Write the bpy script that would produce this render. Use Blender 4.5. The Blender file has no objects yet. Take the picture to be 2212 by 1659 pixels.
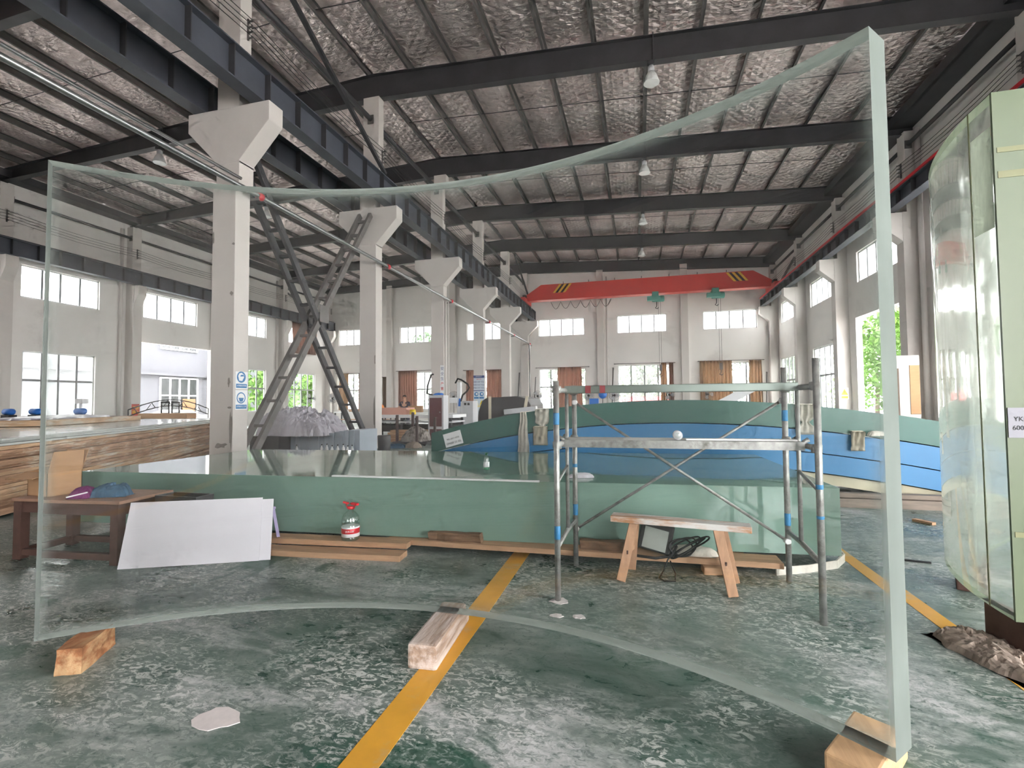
import bpy, bmesh, math, random
from mathutils import Vector, Matrix, noise
random.seed(7)
S = bpy.context.scene
COL = S.collection
PI = math.pi

# ---------------------------------------------------------------- camera
cam_d = bpy.data.cameras.new('camera')
cam_d.sensor_width = 36.0
cam_d.lens = 1050.4 / 2212.0 * 36.0
cam_d.clip_start = 0.05
cam_d.clip_end = 400
cam = bpy.data.objects.new('camera', cam_d)
COL.objects.link(cam)
_yaw, _pit, _rol = 0.2573, 0.0389, -0.0081
_f = Vector((-math.sin(_yaw) * math.cos(_pit), math.cos(_yaw) * math.cos(_pit), math.sin(_pit)))
_r = Vector((math.cos(_yaw), math.sin(_yaw), 0))
_u = _r.cross(_f)
_r2 = _r * math.cos(_rol) + _u * math.sin(_rol)
_u2 = _u * math.cos(_rol) - _r * math.sin(_rol)
cam.matrix_world = Matrix(((_r2.x, _u2.x, -_f.x, 0), (_r2.y, _u2.y, -_f.y, 0), (_r2.z, _u2.z, -_f.z, 1.5), (0, 0, 0, 1)))
S.camera = cam

# ---------------------------------------------------------------- world, exposure, render settings
W = bpy.data.worlds.new('overcast_sky')
S.world = W
W.use_nodes = True
_bg = W.node_tree.nodes['Background']
_bg.inputs['Color'].default_value = (1.0, 0.985, 0.995, 1)
_bg.inputs['Strength'].default_value = 1.0
S.view_settings.view_transform = 'Standard'
S.view_settings.look = 'None'
S.view_settings.gamma = 1.0
S.view_settings.use_curve_mapping = False
S.view_settings.exposure = 4.3
try:
    cy = S.cycles
    cy.max_bounces = 9
    cy.diffuse_bounces = 6
    cy.glossy_bounces = 4
    cy.transmission_bounces = 8
    cy.transparent_max_bounces = 12
    cy.sample_clamp_indirect = 6.0
    cy.blur_glossy = 0.6
    cy.use_denoising = True
    cy.use_adaptive_sampling = True
    cy.adaptive_threshold = 0.05
    cy.adaptive_min_samples = 12
except Exception:
    pass


def portal(x, y, z, sx, sz, nrm):
    """daylight portal in an opening of the hall: gives no light itself, only guides the sky light through the opening"""
    d = bpy.data.lights.new('sky_portal', 'AREA')
    d.shape = 'RECTANGLE'
    d.size = sx
    d.size_y = sz
    try:
        d.cycles.is_portal = True
    except Exception:
        return
    o = bpy.data.objects.new('sky_portal', d)
    COL.objects.link(o)
    n = Vector(nrm)
    o.rotation_euler = n.to_track_quat('-Z', 'Y').to_euler()
    o.location = (x, y, z)


# ---------------------------------------------------------------- helpers
def C(r, g, b):
    f = lambda v: ((v / 255 + 0.055) / 1.055) ** 2.4 if v > 10 else v / 255 / 12.92
    return (f(r), f(g), f(b), 1)


def mul(c, k):
    return tuple(min(1, max(0, v * k)) for v in c[:3]) + (1,)


MATS = {}


def mat(name, col, rough=0.6, metal=0.0, var=0.12, scale=(3, 3, 3), bump=0.0, col2=None, thr=(0.45, 0.6), detail=5, spec=0.5, bscale=None, dist=0.0):
    """principled material; noise varies the colour, col2 (optional) shows in blotches"""
    if name in MATS:
        return MATS[name]
    m = bpy.data.materials.new(name)
    m.use_nodes = True
    nt = m.node_tree
    N, L = nt.nodes, nt.links
    b = N['Principled BSDF']
    b.inputs['Roughness'].default_value = rough
    b.inputs['Metallic'].default_value = metal
    b.inputs['Specular IOR Level'].default_value = spec
    tc = N.new('ShaderNodeTexCoord')
    mp = N.new('ShaderNodeMapping')
    mp.inputs['Scale'].default_value = scale
    L.new(tc.outputs['Object'], mp.inputs['Vector'])
    nz = N.new('ShaderNodeTexNoise')
    nz.inputs['Scale'].default_value = 1.0
    nz.inputs['Detail'].default_value = detail
    nz.inputs['Roughness'].default_value = 0.6
    nz.inputs['Distortion'].default_value = dist
    L.new(mp.outputs['Vector'], nz.inputs['Vector'])
    cr = N.new('ShaderNodeValToRGB')
    cr.color_ramp.elements[0].position = 0.3
    cr.color_ramp.elements[0].color = mul(col, 1 - var)
    cr.color_ramp.elements[1].position = 0.7
    cr.color_ramp.elements[1].color = mul(col, 1 + var)
    L.new(nz.outputs['Fac'], cr.inputs['Fac'])
    out = cr.outputs['Color']
    if col2 is not None:
        n2 = N.new('ShaderNodeTexNoise')
        n2.inputs['Scale'].default_value = 0.53
        n2.inputs['Detail'].default_value = 8
        n2.inputs['Roughness'].default_value = 0.7
        L.new(mp.outputs['Vector'], n2.inputs['Vector'])
        c2 = N.new('ShaderNodeValToRGB')
        c2.color_ramp.elements[0].position = thr[0]
        c2.color_ramp.elements[0].color = (0, 0, 0, 1)
        c2.color_ramp.elements[1].position = thr[1]
        c2.color_ramp.elements[1].color = (1, 1, 1, 1)
        L.new(n2.outputs['Fac'], c2.inputs['Fac'])
        mx = N.new('ShaderNodeMix')
        mx.data_type = 'RGBA'
        L.new(c2.outputs['Color'], mx.inputs['Factor'])
        L.new(out, mx.inputs['A'])
        mx.inputs['B'].default_value = col2
        out = mx.outputs['Result']
    L.new(out, b.inputs['Base Color'])
    if bump:
        bp = N.new('ShaderNodeBump')
        bp.inputs['Strength'].default_value = bump
        bp.inputs['Distance'].default_value = 0.02
        if bscale:
            n3 = N.new('ShaderNodeTexNoise')
            n3.inputs['Scale'].default_value = bscale
            n3.inputs['Detail'].default_value = 6
            L.new(tc.outputs['Object'], n3.inputs['Vector'])
            L.new(n3.outputs['Fac'], bp.inputs['Height'])
        else:
            L.new(nz.outputs['Fac'], bp.inputs['Height'])
        L.new(bp.outputs['Normal'], b.inputs['Normal'])
    MATS[name] = m
    return m


def thin_glass(name, tint=(0.96, 0.98, 0.97), gloss=0.035, haze=0.0):
    """window pane: clear sheet with a weak mirror reflection and some dirt"""
    if name in MATS:
        return MATS[name]
    m = bpy.data.materials.new(name)
    m.use_nodes = True
    nt = m.node_tree
    N, L = nt.nodes, nt.links
    for n in list(N):
        if n.type != 'OUTPUT_MATERIAL':
            N.remove(n)
    out = [n for n in N if n.type == 'OUTPUT_MATERIAL'][0]
    t = N.new('ShaderNodeBsdfTransparent')
    t.inputs['Color'].default_value = tint + (1,)
    g = N.new('ShaderNodeBsdfGlossy')
    g.inputs['Roughness'].default_value = 0.05
    mx = N.new('ShaderNodeMixShader')
    lw = N.new('ShaderNodeLayerWeight')
    pw = N.new('ShaderNodeMath')
    pw.operation = 'POWER'
    pw.inputs[1].default_value = 4.0
    L.new(lw.outputs['Facing'], pw.inputs[0])
    ma = N.new('ShaderNodeMath')
    ma.operation = 'MULTIPLY_ADD'
    ma.inputs[1].default_value = 0.6
    ma.inputs[2].default_value = gloss
    L.new(pw.outputs[0], ma.inputs[0])
    L.new(ma.outputs[0], mx.inputs['Fac'])
    L.new(t.outputs[0], mx.inputs[1])
    L.new(g.outputs[0], mx.inputs[2])
    last = mx
    if haze:
        d = N.new('ShaderNodeBsdfTranslucent')
        d.inputs['Color'].default_value = (0.8, 0.82, 0.82, 1)
        m2 = N.new('ShaderNodeMixShader')
        nz = N.new('ShaderNodeTexNoise')
        nz.inputs['Scale'].default_value = 1.5
        nz.inputs['Detail'].default_value = 6
        mm = N.new('ShaderNodeMath')
        mm.operation = 'MULTIPLY'
        mm.inputs[1].default_value = haze * 2
        L.new(nz.outputs['Fac'], mm.inputs[0])
        L.new(mm.outputs[0], m2.inputs['Fac'])
        L.new(mx.outputs[0], m2.inputs[1])
        L.new(d.outputs[0], m2.inputs[2])
        last = m2
    L.new(last.outputs[0], out.inputs['Surface'])
    MATS[name] = m
    return m


def glass(name, col, rough=0.0, ior=1.49):
    if name in MATS:
        return MATS[name]
    m = bpy.data.materials.new(name)
    m.use_nodes = True
    b = m.node_tree.nodes['Principled BSDF']
    b.inputs['Base Color'].default_value = col
    b.inputs['Roughness'].default_value = rough
    b.inputs['IOR'].default_value = ior
    b.inputs['Transmission Weight'].default_value = 1.0
    MATS[name] = m
    return m


def frosted(name, col, trans=0.6):
    """rough-sawn acrylic edge: scatters light to both sides"""
    if name in MATS:
        return MATS[name]
    m = bpy.data.materials.new(name)
    m.use_nodes = True
    nt = m.node_tree
    N, L = nt.nodes, nt.links
    N.remove(N['Principled BSDF'])
    out = [n for n in N if n.type == 'OUTPUT_MATERIAL'][0]
    a = N.new('ShaderNodeBsdfDiffuse')
    b = N.new('ShaderNodeBsdfTranslucent')
    nz = N.new('ShaderNodeTexNoise')
    nz.inputs['Scale'].default_value = 6
    nz.inputs['Detail'].default_value = 6
    cr = N.new('ShaderNodeValToRGB')
    cr.color_ramp.elements[0].position = 0.3
    cr.color_ramp.elements[0].color = mul(col, 0.88)
    cr.color_ramp.elements[1].position = 0.7
    cr.color_ramp.elements[1].color = mul(col, 1.06)
    L.new(nz.outputs['Fac'], cr.inputs['Fac'])
    L.new(cr.outputs['Color'], a.inputs['Color'])
    L.new(cr.outputs['Color'], b.inputs['Color'])
    mx = N.new('ShaderNodeMixShader')
    mx.inputs['Fac'].default_value = trans
    L.new(a.outputs[0], mx.inputs[1])
    L.new(b.outputs[0], mx.inputs[2])
    L.new(mx.outputs[0], out.inputs['Surface'])
    MATS[name] = m
    return m


# ---- mesh helpers: every add_* works in world coordinates on a bmesh
def nb():
    return bmesh.new()


def add_verts_faces(bm, vs, fs, mi=0):
    v = [bm.verts.new(p) for p in vs]
    r = []
    for f in fs:
        try:
            q = bm.faces.new([v[i] for i in f])
            q.material_index = mi
            r.append(q)
        except ValueError:
            pass
    return r


BOXF = [(0, 3, 2, 1), (4, 5, 6, 7), (0, 1, 5, 4), (1, 2, 6, 5), (2, 3, 7, 6), (3, 0, 4, 7)]


def add_box(bm, x0, x1, y0, y1, z0, z1):
    add_verts_faces(bm, [(x0, y0, z0), (x1, y0, z0), (x1, y1, z0), (x0, y1, z0), (x0, y0, z1), (x1, y0, z1), (x1, y1, z1), (x0, y1, z1)], BOXF)


def add_obox(bm, c, sx, sy, sz, rz=0.0, rx=0.0, ry=0.0):
    """box centred on c, turned by rx, ry, rz"""
    M = Matrix.Translation(c) @ Matrix.Rotation(rz, 4, 'Z') @ Matrix.Rotation(ry, 4, 'Y') @ Matrix.Rotation(rx, 4, 'X')
    h = [(-1, -1, -1), (1, -1, -1), (1, 1, -1), (-1, 1, -1), (-1, -1, 1), (1, -1, 1), (1, 1, 1), (-1, 1, 1)]
    add_verts_faces(bm, [M @ Vector((a * sx / 2, b * sy / 2, c2 * sz / 2)) for a, b, c2 in h], BOXF)


def add_bar(bm, p, q, w, h, up=(0, 0, 1)):
    """rectangular bar from p to q, w across, h along up"""
    p, q = Vector(p), Vector(q)
    d = (q - p).normalized()
    s = d.cross(Vector(up))
    if s.length < 1e-5:
        s = d.cross(Vector((1, 0, 0)))
    s.normalize()
    u = s.cross(d)
    vs = []
    for e in (p, q):
        for a, b in ((-1, -1), (1, -1), (1, 1), (-1, 1)):
            vs.append(e + s * (a * w / 2) + u * (b * h / 2))
    add_verts_faces(bm, vs, [(0, 1, 2, 3), (7, 6, 5, 4), (0, 4, 5, 1), (1, 5, 6, 2), (2, 6, 7, 3), (3, 7, 4, 0)])


def add_tube(bm, pts, r, seg=10, cap=True):
    pts = [Vector(p) for p in pts]
    rs = r if isinstance(r, (list, tuple)) else [r] * len(pts)
    rings = []
    ref = None
    for i, p in enumerate(pts):
        a = pts[max(0, i - 1)]
        b = pts[min(len(pts) - 1, i + 1)]
        d = (b - a).normalized()
        if ref is None:
            ref = Vector((0, 0, 1)) if abs(d.z) < 0.9 else Vector((1, 0, 0))
        s = d.cross(ref)
        if s.length < 1e-4:
            s = d.cross(Vector((0.3, 0.7, 0.2)))
        s.normalize()
        u = s.cross(d).normalized()
        ref = u
        rings.append([bm.verts.new(p + (s * math.cos(2 * PI * k / seg) + u * math.sin(2 * PI * k / seg)) * rs[i]) for k in range(seg)])
    for a, b in zip(rings, rings[1:]):
        for k in range(seg):
            f = bm.faces.new((a[k], a[(k + 1) % seg], b[(k + 1) % seg], b[k]))
            f.smooth = True
    if cap:
        bm.faces.new(rings[0][::-1])
        bm.faces.new(rings[-1])


def add_lathe(bm, prof, c, seg=20, ax='Z'):
    """prof: (radius, height) pairs round a vertical (or X/Y) axis through c"""
    c = Vector(c)
    rings = []
    for r, h in prof:
        ring = []
        for k in range(seg):
            a = 2 * PI * k / seg
            if ax == 'Z':
                p = Vector((r * math.cos(a), r * math.sin(a), h))
            elif ax == 'Y':
                p = Vector((r * math.cos(a), h, r * math.sin(a)))
            else:
                p = Vector((h, r * math.cos(a), r * math.sin(a)))
            ring.append(bm.verts.new(c + p))
        rings.append(ring)
    for a, b in zip(rings, rings[1:]):
        for k in range(seg):
            f = bm.faces.new((a[k], a[(k + 1) % seg], b[(k + 1) % seg], b[k]))
            f.smooth = True
    bm.faces.new(rings[0][::-1])
    bm.faces.new(rings[-1])


def add_prism(bm, poly, a, b, ax='Y'):
    """polygon (2-D) swept from a to b along ax; polygon axes are the two others in x,y,z order"""
    def P(u, v, w):
        return {'Y': (u, w, v), 'X': (w, u, v), 'Z': (u, v, w)}[ax]
    n = len(poly)
    vs = [P(u, v, a) for u, v in poly] + [P(u, v, b) for u, v in poly]
    fs = [tuple(range(n))[::-1], tuple(range(n, 2 * n))] + [(i, (i + 1) % n, (i + 1) % n + n, i + n) for i in range(n)]
    add_verts_faces(bm, vs, fs)


def add_grid(bm, nu, nv, fn):
    g = [[bm.verts.new(fn(i / nu, j / nv)) for j in range(nv + 1)] for i in range(nu + 1)]
    for i in range(nu):
        for j in range(nv):
            f = bm.faces.new((g[i][j], g[i + 1][j], g[i + 1][j + 1], g[i][j + 1]))
            f.smooth = True


ORG = {}


def obj(name, bm, m, parent=None, bevel=0.0, origin=None, smooth=False, recalc=True):
    """link the bmesh as one mesh object whose origin is its base centre; child of parent when given"""
    if recalc:
        bmesh.ops.recalc_face_normals(bm, faces=bm.faces[:])
    if bevel:
        bmesh.ops.bevel(bm, geom=bm.edges[:], offset=bevel, segments=2, affect='EDGES', profile=0.6)
    if smooth:
        for f in bm.faces:
            f.smooth = True
    vs = [v.co for v in bm.verts]
    if origin is None:
        x = [v.x for v in vs]
        y = [v.y for v in vs]
        z = [v.z for v in vs]
        origin = Vector(((min(x) + max(x)) / 2, (min(y) + max(y)) / 2, min(z)))
    origin = Vector(origin)
    bmesh.ops.translate(bm, verts=bm.verts[:], vec=-origin)
    me = bpy.data.meshes.new(name)
    bm.to_mesh(me)
    bm.free()
    for q in (m if isinstance(m, (list, tuple)) else [m]):
        me.materials.append(q)
    o = bpy.data.objects.new(name, me)
    COL.objects.link(o)
    if parent is not None:
        o.parent = parent
        o.location = origin - ORG[parent.name]
    else:
        o.location = origin
    ORG[o.name] = origin
    return o


def tag(o, label=None, cat=None, group=None, kind=None):
    if label:
        o['label'] = label
    if cat:
        o['category'] = cat
    if group:
        o['group'] = group
    if kind:
        o['kind'] = kind
    return o


def thing(name, loc, label=None, cat=None, group=None, kind=None):
    o = bpy.data.objects.new(name, None)
    o.empty_display_size = 0.1
    COL.objects.link(o)
    o.location = loc
    ORG[o.name] = Vector(loc)
    return tag(o, label, cat, group, kind)


def dup(root, loc, rotz=0.0, label=None, group=None, kind=None):
    def cp(o, par):
        c = o.copy()
        COL.objects.link(c)
        c.parent = par
        for ch in list(o.children):
            cp(ch, c)
        return c
    r = cp(root, None)
    r.location = loc
    r.rotation_euler = (0, 0, rotz)
    ORG[r.name] = Vector(loc)
    if label:
        r['label'] = label
    if group:
        r['group'] = group
    return r


def text(name, s, size, p, right, up, m, parent, ext=0.0005):
    """flat lettering; p = centre of the line, right/up = writing directions"""
    cu = bpy.data.curves.new(name, 'FONT')
    cu.body = s
    cu.size = size
    cu.align_x = 'CENTER'
    cu.align_y = 'CENTER'
    cu.extrude = ext
    t = bpy.data.objects.new(name, cu)
    COL.objects.link(t)
    me = bpy.data.meshes.new_from_object(t.evaluated_get(bpy.context.evaluated_depsgraph_get()))
    bpy.data.objects.remove(t)
    r = Vector(right).normalized()
    u = Vector(up).normalized()
    n = r.cross(u)
    me.transform(Matrix(((r.x, u.x, n.x, 0), (r.y, u.y, n.y, 0), (r.z, u.z, n.z, 0), (0, 0, 0, 1))))
    me.materials.clear()
    me.materials.append(m)
    o = bpy.data.objects.new(name, me)
    COL.objects.link(o)
    o.parent = parent
    o.location = Vector(p) - ORG[parent.name]
    return o


def fbm(x, y, z=0.0, o=4):
    return noise.fractal(Vector((x, y, z)), 1.0, 2.0, o)


# ---------------------------------------------------------------- materials
WHITE = mat('whitewash', C(228, 223, 220), 0.85, var=0.05, scale=(0.5, 0.5, 0.5), bump=0.15, bscale=30, col2=C(196, 190, 186), thr=(0.56, 0.78))
COLW = mat('column_paint', C(206, 199, 195), 0.8, var=0.04, scale=(1.2, 1.2, 1.2), bump=0.12, bscale=40, col2=C(190, 183, 177), thr=(0.58, 0.8))
SPALL = mat('bare_render', C(140, 133, 127), 0.95, var=0.15, scale=(20, 20, 20), bump=0.5)
STEEL = mat('dark_steel', C(62, 61, 64), 0.55, var=0.2, scale=(1.5, 1.5, 1.5))
STEELB = mat('crane_rail_steel', C(74, 77, 86), 0.5, var=0.15, scale=(1.5, 1.5, 1.5))
STEELG = mat('grey_brace_steel', C(104, 99, 98), 0.55, var=0.2, scale=(4, 4, 4), col2=C(84, 74, 66), thr=(0.6, 0.75))
PURL = mat('purlin_steel', C(92, 88, 87), 0.6, var=0.15)
GALV = mat('galvanised_pipe', C(150, 152, 152), 0.32, 0.85, var=0.15, scale=(8, 8, 8))
SCAF = mat('scaffold_steel', C(158, 158, 155), 0.42, 0.45, var=0.3, scale=(14, 14, 14), col2=C(104, 102, 96), thr=(0.5, 0.7), bump=0.2)
RED = mat('crane_red', C(196, 56, 48), 0.45, var=0.1, scale=(0.8, 0.8, 0.8))
REDS = mat('bright_red', C(214, 40, 52), 0.4, var=0.05)
YEL = mat('safety_yellow', C(226, 178, 52), 0.5, var=0.1)
BLK = mat('black_rubber', C(30, 30, 31), 0.6, var=0.2)
HOIST = mat('hoist_green', C(74, 138, 126), 0.5, var=0.15, scale=(4, 4, 4))
WHT = mat('plain_white', C(236, 236, 238), 0.5, var=0.03)
PAPER = mat('white_board', C(222, 219, 226), 0.7, var=0.02)
LAMPW = mat('lamp_shade_white', C(222, 222, 222), 0.35, var=0.05)
PVC = mat('pvc_frame', C(222, 222, 222), 0.4, var=0.05)
WINF = mat('window_bar', C(150, 150, 152), 0.5, var=0.05)  # darker than the frame: backlit shade of the bars put into the colour
WOOD = mat('raw_timber', C(186, 148, 116), 0.75, var=0.18, scale=(2, 26, 26), bump=0.2)
WOODY = mat('raw_timber_crosswise', C(196, 160, 120), 0.75, var=0.18, scale=(26, 2, 26), bump=0.2)
WOODD = mat('dusty_timber', C(172, 147, 128), 0.85, var=0.25, scale=(24, 3, 24), bump=0.4, col2=C(214, 204, 198), thr=(0.42, 0.62))
WOODO = mat('split_orange_timber', C(152, 100, 64), 0.8, var=0.35, scale=(18, 5, 18), bump=0.5, col2=C(186, 152, 112), thr=(0.45, 0.6))
WOODB = mat('dark_table_wood', C(86, 62, 54), 0.7, var=0.25, scale=(10, 10, 10))
WOODT = mat('table_top_wood', C(160, 124, 104), 0.65, var=0.12, scale=(4, 20, 4))
WOODK = mat('weathered_log', C(128, 100, 78), 0.9, var=0.35, scale=(4, 22, 22), bump=0.5)
CARD = mat('cardboard', C(178, 140, 104), 0.8, var=0.07, scale=(3, 3, 12))
CARDK = mat('kraft_paper_edge', C(198, 166, 134), 0.85, var=0.25, scale=(2, 2, 14), bump=0.4, col2=C(206, 196, 180), thr=(0.5, 0.62))
CARDD = mat('torn_kraft_paper', C(168, 134, 108), 0.9, var=0.35, scale=(3, 3, 20), bump=0.5, col2=C(196, 180, 160), thr=(0.5, 0.6))
BLUEF = mat('blue_film', C(56, 118, 164), 0.38, var=0.05, scale=(0.6, 0.6, 0.6))
GREENF = mat('green_film', C(62, 102, 94), 0.3, var=0.08, scale=(0.5, 0.5, 0.5))
TEAL = mat('slab_edge_teal', C(128, 157, 145), 0.05, var=0.06, scale=(0.35, 0.35, 0.9), spec=0.55)
CREAM = mat('cream_acrylic', C(186, 180, 156), 0.2, var=0.1)
SLING = mat('white_sling', C(220, 214, 203), 0.8, var=0.12, scale=(14, 14, 14), bump=0.4)
PLAST = mat('mauve_plastic_film', C(186, 182, 192), 0.32, var=0.1, scale=(5, 5, 5))
PANELG = mat('grey_blue_panel', C(170, 180, 192), 0.5, var=0.05)
RAG = mat('dirty_rag', C(150, 136, 124), 0.9, var=0.3, scale=(8, 8, 8), bump=0.4)
CURT = mat('pink_brown_curtain', C(152, 122, 110), 0.85, var=0.14, scale=(5, 5, 1))
CURT2 = mat('beige_curtain', C(164, 140, 118), 0.85, var=0.14, scale=(5, 5, 1))
ASPH = mat('outdoor_concrete', C(200, 198, 192), 0.9, var=0.1, scale=(0.4, 0.4, 0.4))
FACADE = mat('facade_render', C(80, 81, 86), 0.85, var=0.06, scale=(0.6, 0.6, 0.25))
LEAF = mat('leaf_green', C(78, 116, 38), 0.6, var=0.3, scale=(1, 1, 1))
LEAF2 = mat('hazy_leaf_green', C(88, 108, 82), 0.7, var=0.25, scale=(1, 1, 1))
BARK = mat('bark', C(96, 82, 70), 0.9, var=0.3, scale=(5, 5, 2))
SKIN = mat('skin', C(196, 150, 124), 0.6, var=0.04)
NAVY = mat('navy_cloth', C(52, 58, 76), 0.85, var=0.1)
HAIR = mat('black_hair', C(28, 25, 24), 0.6, var=0.1)
BLUESIGN = mat('sign_blue', C(46, 120, 178), 0.4, var=0.02)
YELSIGN = mat('sign_yellow', C(238, 206, 40), 0.4, var=0.02)
INKB = mat('ink_black', C(38, 38, 40), 0.6, var=0.02)
INKBL = mat('ink_blue', C(54, 72, 130), 0.6, var=0.02)
GREYM = mat('machine_grey', C(196, 196, 200), 0.4, var=0.04)
MAROON = mat('maroon_panel', C(96, 54, 58), 0.45, var=0.15)
BLUET = mat('bright_blue_plastic', C(40, 110, 196), 0.4, var=0.05)
PINKF = mat('pink_foam', C(206, 156, 140), 0.85, var=0.06)
ORANGE = mat('orange_plastic', C(236, 140, 60), 0.5, var=0.05)
PURPLE = mat('purple_fabric', C(112, 44, 96), 0.85, var=0.2, scale=(12, 12, 12))
TEALCL = mat('blue_work_cloth', C(62, 92, 116), 0.85, var=0.3, scale=(10, 10, 10), bump=0.3)
LILAC = mat('lilac_plastic', C(170, 160, 200), 0.4, var=0.04)
BLACKW = mat('black_wrap', C(66, 64, 66), 0.45, var=0.15)
PANE = thin_glass('window_pane')
PANEH = thin_glass('dusty_window_pane', (0.9, 0.92, 0.91), haze=0.05)

# ================================================================ STRUCTURE
YC = [2.95 + 6.0 * i for i in range(7)]          # frame lines in view 2.95 ... 38.95
XL, XR, YB = -27.6, 10.0, 39.2                   # inner faces of the walls
XC = -8.85                                       # middle column row


def floor_material():
    m = bpy.data.materials.new('green_epoxy_floor_with_dust')
    m.use_nodes = True
    nt = m.node_tree
    N, L = nt.nodes, nt.links
    b = N['Principled BSDF']
    tc = N.new('ShaderNodeTexCoord')

    def nz(scale, detail=6, rough=0.6, dist=0.0, sc=(1, 1, 1), rot=0.0, loc=(0, 0, 0)):
        mp = N.new('ShaderNodeMapping')
        mp.inputs['Scale'].default_value = sc
        mp.inputs['Rotation'].default_value = (0, 0, rot)
        mp.inputs['Location'].default_value = loc
        L.new(tc.outputs['Object'], mp.inputs['Vector'])
        n = N.new('ShaderNodeTexNoise')
        n.inputs['Scale'].default_value = scale
        n.inputs['Detail'].default_value = detail
        n.inputs['Roughness'].default_value = rough
        n.inputs['Distortion'].default_value = dist
        L.new(mp.outputs['Vector'], n.inputs['Vector'])
        return n.outputs['Fac']

    def ramp(v, a, c, ca=(0, 0, 0, 1), cb=(1, 1, 1, 1)):
        r = N.new('ShaderNodeValToRGB')
        r.color_ramp.elements[0].position = a
        r.color_ramp.elements[0].color = ca
        r.color_ramp.elements[1].position = c
        r.color_ramp.elements[1].color = cb
        L.new(v, r.inputs['Fac'])
        return r.outputs['Color']

    def math_(op, a, c):
        q = N.new('ShaderNodeMath')
        q.operation = op
        for i, v in enumerate((a, c)):
            if isinstance(v, float):
                q.inputs[i].default_value = v
            else:
                L.new(v, q.inputs[i])
        return q.outputs[0]

    def mix(f, a, c):
        q = N.new('ShaderNodeMix')
        q.data_type = 'RGBA'
        L.new(f, q.inputs['Factor'])
        for k, v in (('A', a), ('B', c)):
            if isinstance(v, tuple):
                q.inputs[k].default_value = v
            else:
                L.new(v, q.inputs[k])
        return q.outputs['Result']

    green = ramp(nz(1.3, 4), 0.3, 0.7, C(28, 66, 54), C(52, 90, 77))
    # thin film of dust, laid down in drifts
    drift = ramp(nz(0.55, 7, 0.62, 1.2), 0.38, 0.62)
    film = ramp(nz(3.2, 8, 0.68, 1.0, sc=(1.0, 1.9, 1), rot=0.35), 0.34, 0.66)
    f1 = math_('MULTIPLY', math_('ADD', math_('MULTIPLY', film, 0.85), 0.24), math_('ADD', math_('MULTIPLY', drift, 0.85), 0.2))
    c1 = mix(f1, green, C(148, 156, 151))
    # scraped white specks and curls
    curl = ramp(nz(15, 7, 0.72, 1.3, sc=(1.0, 1.7, 1), rot=0.4), 0.5, 0.57)
    zone = ramp(nz(0.9, 5, 0.6, 0.8, loc=(3, 1, 0)), 0.4, 0.58)
    f2 = math_('MULTIPLY', math_('MULTIPLY', curl, zone), 0.9)
    c2 = mix(f2, c1, C(204, 206, 202))
    # thick white powder patches
    pw = ramp(nz(0.8, 8, 0.66, 0.6, sc=(0.7, 1.5, 1), rot=0.2, loc=(7, 4, 0)), 0.53, 0.64)
    gr = ramp(nz(24, 5, 0.7, 1.0), 0.36, 0.62)
    f3 = math_('MULTIPLY', pw, math_('ADD', math_('MULTIPLY', gr, 0.6), 0.25))
    c3 = mix(f3, c2, C(206, 206, 206))
    # bare wet-looking green puddles
    pu = ramp(nz(0.75, 7, 0.6, 0.5, loc=(1.5, 9, 0)), 0.61, 0.64)
    dk = ramp(nz(17, 7, 0.72, 1.3, sc=(1.0, 1.8, 1), rot=0.3, loc=(5, 2, 0)), 0.55, 0.62)
    c3 = mix(math_('MULTIPLY', dk, 0.55), c3, C(40, 74, 64))
    c4 = mix(math_('MULTIPLY', pu, 0.85), c3, C(34, 82, 66))
    L.new(c4, b.inputs['Base Color'])
    ro = math_('ADD', math_('MULTIPLY', math_('MAXIMUM', f1, f3), 0.42), 0.2)
    L.new(ro, b.inputs['Roughness'])
    bp = N.new('ShaderNodeBump')
    bp.inputs['Strength'].default_value = 0.12
    bp.inputs['Distance'].default_value = 0.01
    L.new(math_('ADD', film, f2), bp.inputs['Height'])
    L.new(bp.outputs['Normal'], b.inputs['Normal'])
    return m


bm = nb()
add_box(bm, XL - 0.3, XR + 0.3, -9, YB + 0.3, -0.15, 0.0)
FLOOR = tag(obj('floor', bm, floor_material(), origin=(0, 0, 0)), kind='structure')
LINE = mat('floor_line_paint', C(222, 164, 56), 0.45, var=0.1, scale=(3, 3, 3), col2=C(196, 178, 140), thr=(0.55, 0.68))
for x0, x1 in ((-1.235, -1.07), (1.88, 2.0)):
    bm = nb()
    add_box(bm, x0, x1, -8, 36, 0.0, 0.002)
    tag(obj('yellow_line', bm, LINE, FLOOR), 'worn yellow line painted along the green floor')

bm = nb()
add_box(bm, -90, 70, -40, 110, -0.35, -0.16)
tag(obj('ground', bm, ASPH), 'pale concrete yard around the hall', kind='structure')


def wall(name, ax, c0, c1, u0, u1, z0, z1, holes, m=WHITE, ztop=None):
    """wall slab between c0 and c1, holes = (ua, ub, za, zb)"""
    us = sorted({u0, u1} | {h[0] for h in holes} | {h[1] for h in holes})
    zs = sorted({z0, z1} | {h[2] for h in holes} | {h[3] for h in holes})
    bm = nb()
    for a, b in zip(us, us[1:]):
        for c, d in zip(zs, zs[1:]):
            um, zm = (a + b) / 2, (c + d) / 2
            if any(h[0] < um < h[1] and h[2] < zm < h[3] for h in holes):
                continue
            if ax == 'X':
                add_box(bm, c0, c1, a, b, c, d)
            else:
                add_box(bm, a, b, c0, c1, c, d)
    if ztop:   # gable
        add_prism(bm, ztop, c0, c1, 'Y')
    bmesh.ops.remove_doubles(bm, verts=bm.verts[:], dist=1e-4)
    return tag(obj(name, bm, m, origin=(0, 0, 0)), kind='structure')


WN = [0]


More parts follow.
